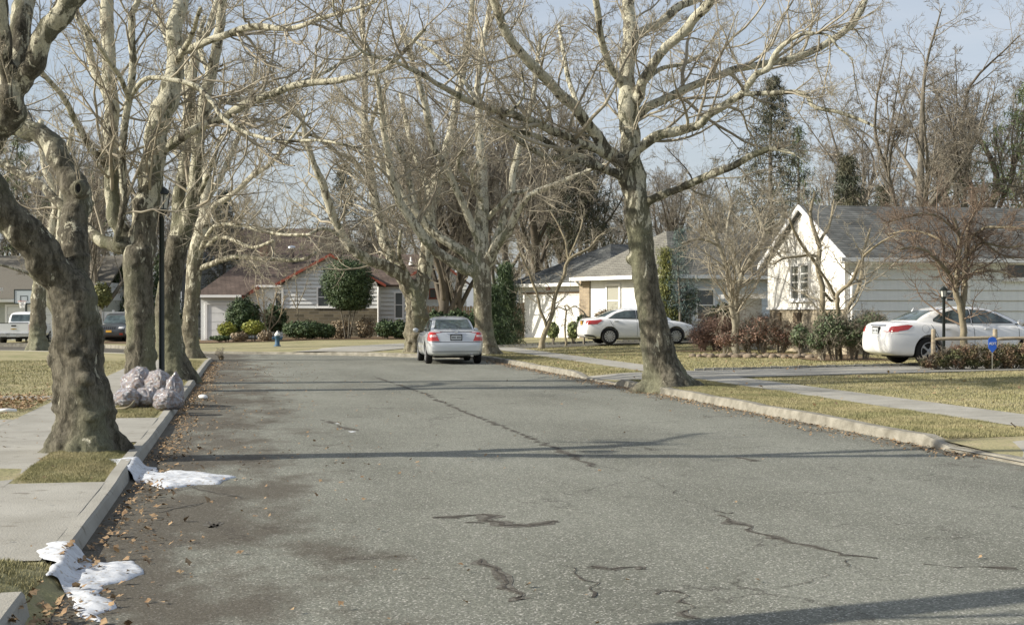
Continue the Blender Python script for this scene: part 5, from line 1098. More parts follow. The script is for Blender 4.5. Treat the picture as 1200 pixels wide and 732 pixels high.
# ============================================================ LAMPS
def lantern(root,z,s,m,glass):
    bm=bmesh.new(); lathe(bm,[(.045*s,z-.12*s),(.09*s,z-.06*s),(.12*s,z),(.12*s,z+.02*s)],6); obj('lantern_base',bm,m,root)
    bm=bmesh.new(); lathe(bm,[(.10*s,z+.02*s),(.135*s,z+.27*s)],6); gl=obj('lantern_glass',bm,glass,root)
    bm=bmesh.new()
    for i in range(6):
        a=i*math.pi/3; p0=Vector((.105*s*math.cos(a),.105*s*math.sin(a),z+.02*s)); p1=Vector((.14*s*math.cos(a),.14*s*math.sin(a),z+.27*s)); v,f=tube_np(np.array([[p0,(p0+p1)/2,p1]]),np.full((1,3),.011*s),5)
        vv=[bm.verts.new(q) for q in v]; [bm.faces.new([vv[j] for j in ff]) for ff in f]
    obj('lantern_frame',bm,m,root)
    bm=bmesh.new(); lathe(bm,[(.165*s,z+.265*s),(.17*s,z+.285*s),(.09*s,z+.38*s),(.03*s,z+.42*s),(.03*s,z+.45*s),(.012*s,z+.5*s)],12); obj('lantern_cap',bm,m,root)
Yl=28.8; xl_=at(189.5,0,Yl).x; zl=H(xl_,Yl); sl1=thing('street_lamp','black post lamp with lantern standing beside the left kerb trees','street lamp',(xl_,Yl,zl))
tpz=CH-(246-HY)/F*Yl-zl
bm=bmesh.new(); lathe(bm,[(.085,-.1),(.085,.25),(.06,.3),(.056,tpz*.6),(.052,tpz-.12),(.07,tpz-.1),(.05,tpz-.06)],14); obj('pole',bm,M['black'],sl1,True)
gls=mat('frosted_lantern_glass',(.55,.56,.52),rough=.25,spec=.6); lantern(sl1,tpz,1.15,M['black'],gls)
Yl=35.2; xl_=at(1106,0,Yl).x; zl=H(xl_,Yl); sl2=thing('lamp_post','slim black garden lamp post in front of the near white car','lamp post',(xl_,Yl,zl)); t2=CH-(348-HY)/F*Yl-zl
bm=bmesh.new(); lathe(bm,[(.04,-.1),(.038,t2-.05),(.05,t2-.03),(.05,t2)],10); obj('pole',bm,M['black'],sl2,True); lantern(sl2,t2,.62,M['black'],gls)
# ============================================================ HYDRANT
Yh=64.; xh=at(325,0,Yh).x; hy=thing('fire_hydrant','blue fire hydrant with pale cap on the lawn edge','hydrant',(xh,Yh,H(xh,Yh)))
blue=mat('hydrant_blue',(.05,.11,.18),rough=.6); bm=bmesh.new(); lathe(bm,[(.16,-.05),(.16,.05),(.11,.07),(.105,.42),(.14,.44),(.14,.48)],14); obj('barrel',bm,blue,hy,True)
bm=bmesh.new(); lathe(bm,[(.13,.48),(.12,.56),(.07,.63),(.03,.65),(.03,.70)],14); obj('bonnet',bm,M['whitetrim'],hy,True)
for s_,ax in ((1,'Y'),(-1,'Y')):
    bm=bmesh.new(); lathe(bm,[(.06,0),(.06,.17),(.075,.17),(.075,.22)],10,Matrix.Translation((0,0,.36))@Matrix.Rotation(s_*R_(90),4,'Y')); obj('outlet',bm,blue,hy)
# ============================================================ SECURITY SIGN
Ys=33.0; xs=at(1163,0,Ys).x; ss=thing('yard_sign','small blue shield shaped yard sign with white letters in the hedge','sign',(xs,Ys,H(xs,Ys)))
zc=CH-(404-HY)/F*Ys-H(xs,Ys); bl=mat('sign_blue',(.03,.12,.55),rough=.4)
bm=bmesh.new(); pts=[(-.09,.10),(-.06,.14),(0,.16),(.06,.14),(.09,.10),(.085,-.06),(0,-.15),(-.085,-.06)]
a_=[bm.verts.new((x*1.1,-.01,zc+z*1.2)) for x,z in pts]; b_=[bm.verts.new((x*1.1,.01,zc+z*1.2)) for x,z in pts]; bm.faces.new(a_); bm.faces.new(b_[::-1])
for i in range(8): bm.faces.new((a_[i],b_[i],b_[(i+1)%8],a_[(i+1)%8]))
obj('board',bm,bl,ss); bx('stake',M['chrome'],ss,(-.012,.012,.012,.02,-.2,zc+.1))
def text(name,s,size,loc,rot,m,parent,ext=.002):
    cu=bpy.data.curves.new(name,'FONT'); cu.body=s; cu.size=size; cu.align_x='CENTER'; cu.align_y='CENTER'; cu.extrude=ext
    o=bpy.data.objects.new(name,cu); COL.objects.link(o); dg=bpy.context.evaluated_depsgraph_get(); me=bpy.data.meshes.new_from_object(o.evaluated_get(dg)); bpy.data.objects.remove(o)
    me.transform(Matrix.Translation(loc)@rot); me.materials.clear(); return link(name,me,m,parent)
text('lettering','ADT',.085,(0,-.014,zc+.03),Matrix.Rotation(R_(90),4,'X'),M['whitetrim'],ss)
# ============================================================ BASKETBALL HOOP
Yk=83; xk=at(28,0,Yk).x; bh=thing('basketball_hoop','freestanding basketball hoop with clear backboard beyond the pickup truck','basketball hoop',(xk,Yk,H(xk,Yk)))
zk=H(xk,Yk); zz=lambda py: CH-(py-HY)/F*Yk-zk
bx('pole',M['black'],bh,(-.05,.05,.35,.45,0,zz(346))); bx('arm',M['black'],bh,(-.04,.04,.02,.38,zz(350),zz(348)))
bm=bmesh.new(); box(bm,-.55,.55,0,.03,zz(355),zz(340)); bd=obj('backboard',bm,mat('clear_board',(.45,.50,.52),rough=.1,spec=.8),bh)
bm=bmesh.new(); 
for d in ((-.58,.58,-.02,.05,zz(340),zz(340)+.06),(-.58,.58,-.02,.05,zz(355)-.05,zz(355)),(-.58,-.53,-.02,.05,zz(355),zz(340)),(.53,.58,-.02,.05,zz(355),zz(340)),(-.22,.22,-.012,-.002,zz(347),zz(347)+.03),(-.22,-.19,-.012,-.002,zz(352.5),zz(347)),(.19,.22,-.012,-.002,zz(352.5),zz(347))): box(bm,*d)
obj('board_frame',bm,M['black'],bd)
ring=[(.23*math.cos(a),-.28+.23*math.sin(a),zz(353),.012) for a in np.linspace(0,2*math.pi,20)]
tube_obj('rim',np.array(ring),mat('orange_rim',(.6,.12,.04),rough=.5),bh,6)
V_=[];F_=[];off=0
for i in range(12):
    for sg in (1,-1):
        a=i*math.pi/6; b=a+sg*.5; l=np.array([[(.22*math.cos(a),-.28+.22*math.sin(a),zz(353)),(.15*math.cos((a+b)/2),-.28+.15*math.sin((a+b)/2),zz(353)-.2),(.11*math.cos(b),-.28+.11*math.sin(b),zz(353)-.4)]]); v,f=tube_np(l,np.full((1,3),.008),4); V_.append(v);F_.append(f+off);off+=len(v)
npmesh('net',np.vstack(V_),np.vstack(F_),M['whitetrim'],bh)
# ============================================================ RUBBISH BAGS
def bag_mat():
    m=bpy.data.materials.new('clear_bag_of_leaves'); m.use_nodes=True; nt=m.node_tree; b=nt.nodes['Principled BSDF']; b.inputs['Roughness'].default_value=.16; b.inputs['Specular IOR Level'].default_value=.9; b.inputs['Coat Weight'].default_value=.8
    l=nt.links.new; g=nd(nt,'NewGeometry'); n=nd(nt,'TexNoise',Scale=17,Detail=6,Roughness=.7,Distortion=.6); l(g.outputs['Position'],n.inputs['Vector'])
    n2=nd(nt,'TexVoronoi',Scale=22); l(g.outputs['Position'],n2.inputs['Vector'])
    r=nd(nt,'MapRange'); r.inputs[1].default_value=.42; r.inputs[2].default_value=.6; l(n.outputs[0],r.inputs[0])
    x=nd(nt,'MixRGB'); x.inputs[1].default_value=(.29,.22,.19,1); x.inputs[2].default_value=(.42,.44,.49,1); l(r.outputs[0],x.inputs[0]); l(x.outputs[0],b.inputs['Base Color'])
    n3=nd(nt,'TexNoise',Scale=10,Detail=9,Roughness=.78,Distortion=3.); l(g.outputs['Position'],n3.inputs['Vector'])
    bu=nd(nt,'Bump',Strength=.9,Distance=.06); l(n3.outputs[0],bu.inputs['Height']); l(bu.outputs[0],b.inputs['Normal']); return m
M['bag']=bag_mat()
def bag(px,py,w_,h_,Y,label,seed,knot=None,lean=0):
    x=at(px,0,Y).x; z=H(x,Y); bm=bmesh.new(); bmesh.ops.create_icosphere(bm,subdivisions=5,radius=1)
    zc=CH-(py-HY)/F*Y; rx=w_/2*Y/F*1.14; rz=h_/2*Y/F*1.12; 
    for v in bm.verts:
        p=v.co; k=1.03+.26*noise.noise((p.x*1.3+seed,p.y*1.3,p.z*1.3))+.13*abs(noise.noise((p.x*3.4+seed,p.y*3.4,p.z*2.6)))-.12*abs(noise.noise((p.x*7+seed*2,p.y*7,p.z*5)))+.05*noise.noise((p.x*16,p.y*16,p.z*12+seed))
        q=Vector((p.x*rx*k+lean*p.z*rx,p.y*rx*.85*k,p.z*rz*k)); 
        if knot and p.z>.55: t=(p.z-.55)/.45; q.x*=1-.55*t; q.y*=1-.55*t; q.z+=rz*.14*t*t
        v.co=q
        if v.co.z+zc<z+.01: v.co.z=z+.01-zc+.01*noise.noise((p.x*5,p.y*5,0))
    bmesh.ops.transform(bm,matrix=Matrix.Translation((0,0,zc-z)),verts=bm.verts)
    o=obj('rubbish_bag',bm,M['bag'],None,True); o.location=(x,Y,z); tag(o,label,'rubbish bag','clear rubbish bags full of leaves at the kerb'); return o
bag(164,451,40,34,24.0,'big clear bag at the back of the pile against the tree trunk',1)
bag(185,449,26,30,23.8,'rounded clear bag at the back middle of the pile',2)
bag(205,458,19,34,23.3,'upright clear bag with pointed tied top at the right of the pile',3,knot=True)
bag(149,466,28,20,22.2,'crumpled low clear bag at the left front of the pile',4)
bag(171,465,26,20,22.3,'middle front clear bag of the pile showing brown leaves',5)
bag(196,469,29,23,21.9,'round pinkish clear bag nearest the kerb at the right front of the pile',6)
lt=tube_obj('branch_stick',smooth_poly([(at(134,0,21.8).x,21.8,H(-4,21)+.03,.015),(at(150,0,21.7).x,21.7,H(-4,21)+.06,.02),(at(158,0,21.8).x,21.8,H(-4,21)+.16,.012)],4),M['bark_small'],None); tag(lt,'bare stick lying in front of the rubbish bags','stick')
pp=tube_obj('white_stick',smooth_poly([(at(-3,0,20.6).x,20.6,.16,.03),(at(8,0,20.6).x,20.6,.17,.03),(at(19,0,20.7).x,20.7,.16,.025)],4),M['whitetrim'],None); tag(pp,'short white tube lying on the left lawn edge','tube')
kb=bmesh.new(); bmesh.ops.create_icosphere(kb,subdivisions=2,radius=.09)
for v in kb.verts: v.co=v.co*(1+.35*noise.noise(v.co*14))
lit=obj('litter',kb,M['whitetrim'],None,True); lit.location=(*RF(26.5,-.75),.05); lit.scale=(1,1,.5); tag(lit,'crumpled white paper litter in the left gutter','litter')
# ============================================================ VEHICLES
def loft(stations,ringf,sub=2):
    bm=bmesh.new(); rings=[]
    for s in stations: rings.append([bm.verts.new(p) for p in ringf(*s)])
    for a,b in zip(rings,rings[1:]):
        n=len(a)
        for i in range(n): bm.faces.new((a[i],a[(i+1)%n],b[(i+1)%n],b[i]))
    bm.faces.new(rings[0][::-1]); bm.faces.new(rings[-1]); bmesh.ops.recalc_face_normals(bm,faces=bm.faces)
    return bm
def lower_ring(x,zb,zt,w):
    h=zt-zb; half=[(.0,zb),(.72*w,zb),(.94*w,zb+.05*h),(w*.99,zb+.28*h),(w,zb+.5*h),(.985*w,zb+.72*h),(.95*w,zt-.10*h),(.87*w,zt-.015),(.55*w,zt+.012),(0,zt+.02)]
    return [(x,y,z) for y,z in half]+[(x,-y,z) for y,z in half[-2:0:-1]]
def green_ring(x,zt,wb,wt,zb=.88):
    half=[(0,zb),(wb,zb),(wb+(wt-wb)*.5,zb+(zt-zb)*.5+.005),(wt+.015,zt-.075),(wt-.05,zt-.02),(wt*.6,zt+.012),(0,zt+.02)]
    return [(x,y,z) for y,z in half]+[(x,-y,z) for y,z in half[-2:0:-1]]
def evalmesh(bm,sub,cutters=()):
    me=bpy.data.meshes.new('t'); bm.to_mesh(me); bm.free(); o=bpy.data.objects.new('t',me); COL.objects.link(o)
    md=o.modifiers.new('s','SUBSURF'); md.levels=sub; md.render_levels=sub; cs=[]
    for c in cutters:
        b=o.modifiers.new('b','BOOLEAN'); b.operation='DIFFERENCE'; b.object=c; b.solver='EXACT'
    dg=bpy.context.evaluated_depsgraph_get(); dg.update(); me2=bpy.data.meshes.new_from_object(o.evaluated_get(dg)); bpy.data.objects.remove(o); return me2
def patch(name,poly,axis,sign,bvh,m,parent,off=.006,grid=.06,edge=None):
    """project polygon onto the body. axis 'y': poly=(x,z) seen from side; axis 'x': poly=(y,z) seen from the end"""
    pts=[]; n=len(poly); 
    for i in range(n):
        a=Vector(poly[i]);b=Vector(poly[(i+1)%n]); k=max(1,int((b-a).length/grid))
        for j in range(k): pts.append(a.lerp(b,j/k))
    nb=len(pts); ed=[(i,(i+1)%nb) for i in range(nb)]; xs=[p.x for p in pts]; ys=[p.y for p in pts]
    x=min(xs)+grid/2
    while x<max(xs):
        y=min(ys)+grid/2
        while y<max(ys): pts.append(Vector((x,y))); y+=grid
        x+=grid
    r=geometry.delaunay_2d_cdt(pts,ed,[],1,1e-5); V=[];ok=[]
    for p in r[0]:
        if axis=='y': o=Vector((p.x,sign*3,p.y)); d=Vector((0,-sign,0))
        else: o=Vector((sign*9,p.x,p.y)); d=Vector((-sign,0,0))
        h=bvh.ray_cast(o,d)
        if h[0] is None: V.append(Vector((0,0,0))); ok.append(False)
        else: V.append(h[0]+h[1]*off); ok.append(True)
    Fc=[list(f) for f in r[2] if all(ok[i] for i in f)]
    if not Fc: return None
    me=bpy.data.meshes.new(name); me.from_pydata([tuple(v) for v in V],[],Fc); me.update()
    bm=bmesh.new(); bm.from_mesh(me); bmesh.ops.recalc_face_normals(bm,faces=bm.faces)
    bmesh.ops.delete(bm,geom=[v for v in bm.verts if not v.link_faces],context='VERTS')
    bm.to_mesh(me); bm.free(); me.polygons.foreach_set('use_smooth',[True]*len(me.polygons)); return link(name,me,m,parent)
def line_poly(a,b,w): 
    a=Vector(a);b=Vector(b);d=(b-a).normalized();q=Vector((-d.y,d.x))*w/2; return [a+q,b+q,b-q,a-q]
def wheel(root,x,y,r,wd,side,spokes=10):
    wh=bpy.data.objects.new('wheel',None); COL.objects.link(wh); wh.parent=root; wh.location=(x,y,r)
    mr=Matrix.Rotation(R_(90)*-side,4,'X')
    bm=bmesh.new(); lathe(bm,[(r*.66,-wd/2),(r*.93,-wd/2),(r,-wd/2+.03),(r,wd/2-.03),(r*.93,wd/2),(r*.66,wd/2),(r*.64,wd/2-.04)],32,mr); obj('tyre',bm,M['rubber'],wh,True)
    bm=bmesh.new(); lathe(bm,[(r*.66,wd/2-.002),(r*.67,wd/2+.006),(r*.60,wd/2-.0),(r*.58,wd/2-.05),(.0,wd/2-.06)],32,mr); obj('wheel_disc',bm,M['under'],wh,True)
    bm=bmesh.new()
    for i in range(spokes):
        a=2*math.pi*i/spokes; V=[]
        for rr,w_ in ((.05,.028),(r*.36,.022),(r*.65,.035)):
            for s_ in (-1,1):
                for zz_ in (wd/2-.03,wd/2+.004):
                    V.append(bm.verts.new((rr*math.cos(a)-s_*w_*math.sin(a),rr*math.sin(a)+s_*w_*math.cos(a),zz_)))
        for k in (0,4):
            for f in ((k,k+1,k+5,k+4),(k+2,k+6,k+7,k+3),(k+1,k+3,k+7,k+5),(k,k+4,k+6,k+2)): bm.faces.new([V[j] for j in f])
    lathe(bm,[(.07,wd/2-.04),(.07,wd/2+.01),(.03,wd/2+.014)],14)
    lathe(bm,[(r*.61,wd/2-.03),(r*.67,wd/2-.03),(r*.67,wd/2+.008),(r*.62,wd/2+.008),(r*.61,wd/2-.03)],32,None,False)
    bmesh.ops.transform(bm,matrix=mr,verts=bm.verts); obj('rim',bm,M['rim'],wh)
    return wh
def make_car(name,label,cat,loc,heading,L,wb,low,green,paint,wr=.32,ww=.2,track=.77,x_rear=1.0,side_win=(),rear_win=None,front_win=None,tails=(),seams=(),handles=(),plate=None,extras=(),mirror=None,spokes=10,zb=.88,scale=1,bumper=None,handle_z=.88):
    root=thing(name,label,cat,loc,heading); root.scale=(scale,)*3
    cut=[]
    for x in (x_rear,x_rear+wb):
        for s_ in (1,-1):
            bm=bmesh.new(); lathe(bm,[(wr*1.17,-.3),(wr*1.17,.3)],32,Matrix.Translation((x,s_*(track+.08),wr+.02))@Matrix.Rotation(R_(90),4,'X')); bmesh.ops.recalc_face_normals(bm,faces=bm.faces)
            me=bpy.data.meshes.new('c'); bm.to_mesh(me); bm.free(); c=bpy.data.objects.new('c',me); COL.objects.link(c); cut.append(c)
    bm=loft(low,lower_ring); me1=evalmesh(bm,2,cut)
    for c in cut: bpy.data.objects.remove(c)
    bm=loft(green,lambda *s:green_ring(*s,zb=zb)); me2=evalmesh(bm,2)
    bm=bmesh.new(); bm.from_mesh(me1); bm.from_mesh(me2); bvh=BVHTree.FromBMesh(bm)
    me=bpy.data.meshes.new('body'); bm.to_mesh(me); bm.free(); me.polygons.foreach_set('use_smooth',[True]*len(me.polygons)); me.materials.clear(); me.set_sharp_from_angle(angle=R_(40)); body=link('body',me,paint,root)
    lo=bx('underbody',M['under'],root,(x_rear-.55,x_rear+wb+.5,-.62,.62,.19,.5))
    for x in (x_rear,x_rear+wb):
        for s_ in (1,-1): wheel(root,x,s_*track,wr,ww,s_,spokes)
    for s_ in (1,-1):
        for i,p in enumerate(side_win):
            patch('window_surround',[(a+(a-sum(q[0] for q in p)/len(p))*.05,b+(b-sum(q[1] for q in p)/len(p))*.14) for a,b in p],'y',s_,bvh,M['chrome'] if False else M['under'],root,.004)
            patch('window',p,'y',s_,bvh,M['carglass'],root,.009)
        for p in seams: patch('door_seam',line_poly(p[0],p[1],.012),'y',s_,bvh,M['under'],root,.003,.05)
        for (hx,hz) in handles:
            bxx=bvh.ray_cast(Vector((hx,s_*3,hz)),Vector((0,-s_,0)))
            if bxx[0]: y=bxx[0].y; bx('door_handle',paint,root,(hx-.1,hx+.1,min(y,y+s_*.035),max(y,y+s_*.035),hz-.015,hz+.018))
    if rear_win: patch('rear_window',rear_win,'x',-1,bvh,M['carglass'],root,.008)
    if front_win: patch('windscreen',front_win,'x',1,bvh,M['carglass'],root,.008)
    for (nm,ax,sg,poly,mt) in tails:
        if ax=='x':
            for s_ in (1,-1): patch(nm,[(y*s_,z) for y,z in poly],'x',sg,bvh,M[mt],root,.011,.03)
        else:
            for s_ in (1,-1): patch(nm,poly,'y',s_,bvh,M[mt],root,.010,.03)
    if plate:
        y0,y1,z0,z1,pm=plate; 
        h=bvh.ray_cast(Vector((-3,0,(z0+z1)/2)),Vector((1,0,0)))[0]
        pl=bx('licence_plate',M['under'],root,(h.x-.03,h.x+.02,y0-.03,y1+.03,z0-.03,z1+.03)); bx('plate_face',M[pm],pl,(h.x-.034,h.x-.03,y0,y1,z0,z1))
        zc_=(z0+z1)/2; bx('plate_characters',M['cardark'],pl,*[(h.x-.037,h.x-.034,y0+.03+i*(y1-y0-.04)/7,y0+.03+i*(y1-y0-.04)/7+.022,zc_-.03,zc_+.03) for i in range(7) if i!=3])
    if bumper: patch('bumper_trim',bumper[0],'x',-1,bvh,M[bumper[1]],root,.008,.04)
    if mirror:
        mx_,mz=mirror
        for s_ in (1,-1):
            bm=bmesh.new(); bmesh.ops.create_icosphere(bm,subdivisions=2,radius=1,matrix=Matrix.Translation((mx_,s_*(track+.22),mz))@Matrix.Diagonal((.07,.10,.075,1))); mo=obj('mirror',bm,paint,root,True); bx('mirror_arm',M['under'],mo,(mx_-.03,mx_+.03,min(s_*(track),s_*(track+.14)),max(s_*track,s_*(track+.14)),mz-.06,mz-.03))
    return root,bvh
LOW_A=[(0,.38,.62,.60),(.04,.32,.66,.76),(.11,.28,.96,.80),(.20,.26,1.02,.845),(.4,.25,1.06,.88),(.95,.2,1.04,.9),(2.4,.19,.97,.905),(3.35,.19,.99,.905),(3.65,.2,.97,.895),(4.3,.22,.86,.87),(4.62,.27,.72,.80),(4.76,.32,.62,.68),(4.8,.38,.55,.5)]
GR_A=[(.66,.98,.70,.62),(.95,1.13,.76,.62),(1.32,1.36,.79,.605),(1.75,1.45,.81,.60),(2.3,1.475,.81,.60),(2.75,1.43,.81,.61),(3.15,1.25,.79,.64),(3.62,1.0,.74,.68)]
SW_A=[[(1.12,1.03),(1.42,1.26),(1.66,1.335),(2.08,1.345),(2.08,1.02)],[(2.16,1.02),(2.16,1.345),(2.55,1.33),(2.85,1.24),(3.22,1.03)]]
SEAM=[((1.1,.98),(1.22,.6)),((2.12,1.0),(2.12,.3)),((3.25,.98),(3.2,.32)),((1.24,.45),(1.45,.28)),((1.45,.27),(3.2,.27))]
# silver saloon at the right kerb, heading along the road
cs,ct_=42.9,6.4; cx_,cy_=RF(cs,ct_)
car1,b1=make_car('parked_car','silver saloon parked at the right kerb seen from behind under the plane trees','car',(cx_,cy_,.0),math.pi/2+TH-.035,4.8,2.72,LOW_A,GR_A,M['silver'],
 side_win=SW_A,rear_win=[(-.60,1.08),(-.50,1.365),(.50,1.365),(.60,1.08)],front_win=[(-.62,1.08),(-.5,1.36),(.5,1.36),(.62,1.08)],seams=SEAM,handles=[(1.35,.92),(2.4,.92)],
 tails=[('tail_light','x',-1,[(.52,.72),(.83,.72),(.84,.99),(.66,.985),(.60,.9)],'tail'),('tail_light_side','y',1,[(.10,.72),(.40,.74),(.34,.97),(.15,.985)],'tail'),('reversing_lamp','x',-1,[(.60,.85),(.80,.84),(.80,.90),(.62,.90)],'lamp')],
 plate=(-.155,.155,.76,.90,'plate'),mirror=(3.2,1.02),bumper=(line_poly((-.74,.40),(.74,.40),.018),'cardark'))
patch('boot_lid_trim',line_poly((-.30,.945),(.30,.945),.03),'x',-1,b1,M['chrome'],car1,.014,.03); patch('boot_seam',line_poly((-.78,.69),(.78,.69),.014),'x',-1,b1,M['under'],car1,.006,.04)
patch('boot_seam',line_poly((-.5,1.0),(.5,1.0),.02),'x',-1,b1,M['cardark'],car1,.006,.04)
bm=bmesh.new(); lathe(bm,[(.045,0),(.05,.012),(.02,.016)],14,Matrix.Translation((.0,0,0))); 
h_=b1.ray_cast(Vector((-3,0,.985)),Vector((1,0,0)))[0]; bmesh.ops.transform(bm,matrix=Matrix.Translation((h_.x-.01,0,.985))@Matrix.Rotation(R_(-90),4,'Y'),verts=bm.verts); obj('emblem',bm,M['chrome'],car1)
bx('exhaust',M['chrome'],car1,(-.02,.3,-.52,-.44,.24,.29))
# white saloon on the far driveway, heading away from the street
LOW_B=[(0,.42,.66,.62),(.05,.33,.72,.78),(.12,.28,1.0,.82),(.3,.24,1.07,.88),(.8,.2,1.07,.91),(2.4,.19,.98,.915),(3.5,.19,1.0,.91),(4.2,.22,.90,.88),(4.6,.27,.76,.80),(4.8,.33,.64,.66),(4.86,.4,.55,.5)]
GR_B=[(.55,1.0,.70,.62),(.9,1.17,.76,.62),(1.35,1.38,.79,.60),(1.85,1.46,.81,.60),(2.4,1.47,.81,.60),(2.95,1.39,.80,.61),(3.35,1.2,.78,.65),(3.8,1.0,.72,.68)]
SW_B=[[(1.02,1.06),(1.35,1.25),(1.7,1.34),(2.13,1.35),(2.13,1.05)],[(2.2,1.05),(2.2,1.35),(2.6,1.335),(2.95,1.24),(3.35,1.04)]]
x0=at(677,0,57.3).x
car2,b2=make_car('parked_car','white saloon side on in the far driveway behind the leaning plane tree','car',(x0+.1,57.4,H(x0+3,57.6)+.02),TH,4.86,2.78,LOW_B,GR_B,M['carwhite'],wr=.33,track=.78,x_rear=1.02,
 side_win=SW_B,rear_win=[(-.6,1.1),(-.5,1.37),(.5,1.37),(.6,1.1)],front_win=[(-.62,1.08),(-.5,1.36),(.5,1.36),(.62,1.08)],seams=[((1.0,1.0),(1.25,.62)),((2.16,1.0),(2.16,.3)),((3.35,.98),(3.3,.32)),((1.4,.26),(3.25,.26))],handles=[(1.3,.94),(2.45,.93)],
 tails=[('tail_light','x',-1,[(.62,.84),(.84,.82),(.84,.97),(.68,.95)],'tail'),('tail_light_side','y',1,[(.08,.80),(.50,.82),(.74,.97),(.66,1.0),(.12,.93)],'tail'),('headlight','y',1,[(4.3,.72),(4.62,.66),(4.6,.76),(4.2,.83)],'lamp'),('bumper_lower','y',1,[(.02,.34),(.35,.30),(.5,.24),(.5,.29),(.36,.37),(.02,.42)],'cardark')],
 plate=(-.155,.155,.80,.93,'plate_y'),mirror=(3.3,1.04),spokes=12)
# near white saloon
LOW_C=[(0,.44,.70,.62),(.05,.33,.76,.80),(.12,.28,1.04,.85),(.3,.24,1.10,.90),(.8,.2,1.10,.925),(2.4,.19,1.02,.93),(3.5,.19,1.03,.925),(4.3,.22,.93,.9),(4.75,.27,.80,.82),(4.95,.33,.66,.66),(5.0,.4,.55,.5)]
GR_C=[(.50,1.02,.70,.64),(.85,1.20,.77,.62),(1.35,1.41,.80,.60),(1.9,1.49,.82,.60),(2.5,1.495,.82,.60),(3.05,1.42,.81,.61),(3.5,1.22,.79,.65),(3.95,1.02,.73,.68)]
SW_C=[[(1.30,1.12),(1.30,1.17),(1.52,1.30),(1.85,1.37),(2.28,1.385),(2.28,1.08),(1.5,1.08)],[(2.36,1.08),(2.36,1.385),(2.75,1.37),(3.1,1.27),(3.5,1.08)]]
x0=at(1016,0,36.3).x; yy=36.2
car3,b3=make_car('parked_car','near white saloon with red tail lamp parked behind the rail fence on the right','car',(x0+.15,yy,H(x0+2,yy)+.02),TH+.02,5.0,2.84,LOW_C,GR_C,M['carwhite'],wr=.35,track=.79,x_rear=1.08,
 side_win=SW_C,rear_win=[(-.62,1.13),(-.5,1.38),(.5,1.38),(.62,1.13)],front_win=[(-.62,1.1),(-.5,1.38),(.5,1.38),(.62,1.1)],seams=[((1.15,1.02),(1.35,.66)),((2.32,1.05),(2.32,.32)),((3.6,1.02),(3.55,.34)),((1.5,.27),(3.5,.27))],handles=[(1.55,.92),(2.72,.92)],
 tails=[('tail_light','x',-1,[(.66,.86),(.86,.84),(.86,.99),(.70,.97)],'tail'),('tail_light_side','y',1,[(.06,.83),(.50,.90),(.64,1.0),(.50,1.02),(.08,.97)],'tail'),('reversing_lamp','y',1,[(.06,.78),(.50,.82),(.56,.87),(.07,.83)],'lamp')],
 plate=(-.155,.155,.80,.94,'plate'),mirror=(3.55,1.08),spokes=5)
patch('boot_lid_trim',line_poly((-.42,1.0),(.42,1.0),.045),'x',-1,b3,M['chrome'],car3,.016,.03)
fc=[(.98+.10*math.cos(a),.92+.10*math.sin(a)) for a in np.linspace(0,2*math.pi,18,endpoint=False)]
fo=fc; fi=[(.98+.092*math.cos(a),.92+.092*math.sin(a)) for a in np.linspace(0,2*math.pi,18,endpoint=False)]
patch('fuel_flap_seam',fo,'y',-1,b3,mat('seam_grey',(.35,.35,.35)),car3,.003,.03); patch('fuel_flap',fi,'y',-1,b3,M['carwhite'],car3,.005,.03)
bm=bmesh.new(); vs=[bm.verts.new(p) for p in ((1.05,-.03,1.36),(1.05,.03,1.36),(1.3,0,1.40),(1.12,0,1.47))]; [bm.faces.new([vs[i] for i in f]) for f in ((0,1,2),(0,2,3),(1,3,2),(0,3,1))]; obj('antenna_fin',bm,M['carwhite'],car3)
# dark suv, nose towards the camera
LOW_D=[(0,.45,.8,.7),(.06,.36,1.05,.86),(.3,.3,1.1,.93),(2.4,.28,1.08,.95),(3.6,.28,1.12,.95),(4.3,.32,1.08,.93),(4.65,.36,1.0,.88),(4.78,.42,.86,.78),(4.82,.5,.75,.6)]
GR_D=[(.12,1.1,.80,.70),(.25,1.5,.82,.70),(.7,1.72,.84,.70),(2.2,1.77,.85,.70),(2.7,1.70,.84,.69),(3.05,1.45,.82,.71),(3.5,1.1,.78,.74)]
cj=make_car('parked_suv','dark grey off road vehicle with nose to the street left of the second trunk','suv',(at(147,0,84.5).x,85.3,-.2),-math.pi/2+.03,4.8,2.9,LOW_D,GR_D,M['cardark'],wr=.38,track=.82,x_rear=.95,
 side_win=[[(.4,1.2),(.55,1.6),(1.5,1.64),(1.5,1.2)],[(1.58,1.2),(1.58,1.64),(2.55,1.6),(3.05,1.2)]],rear_win=[(-.6,1.25),(-.55,1.6),(.55,1.6),(.6,1.25)],front_win=[(-.68,1.18),(-.58,1.62),(.58,1.62),(.68,1.18)],
 tails=[('headlight','x',1,[(.52,.88),(.82,.86),(.84,.98),(.55,.97)],'lamp'),('fog_lamp','x',1,[(.6,.52),(.78,.52),(.78,.62),(.6,.62)],'tail')],mirror=(3.,1.2),zb=1.0)
root,b4=cj
for i in range(7): patch('grille_slot',[(-.42+i*.12,.84),(-.36+i*.12,.84),(-.36+i*.12,.98),(-.42+i*.12,.98)],'x',1,b4,M['under'],root,.012,.03)
patch('licence_plate',[(-.16,.66),(.16,.66),(.16,.78),(-.16,.78)],'x',1,b4,M['plate_y'],root,.02,.05)
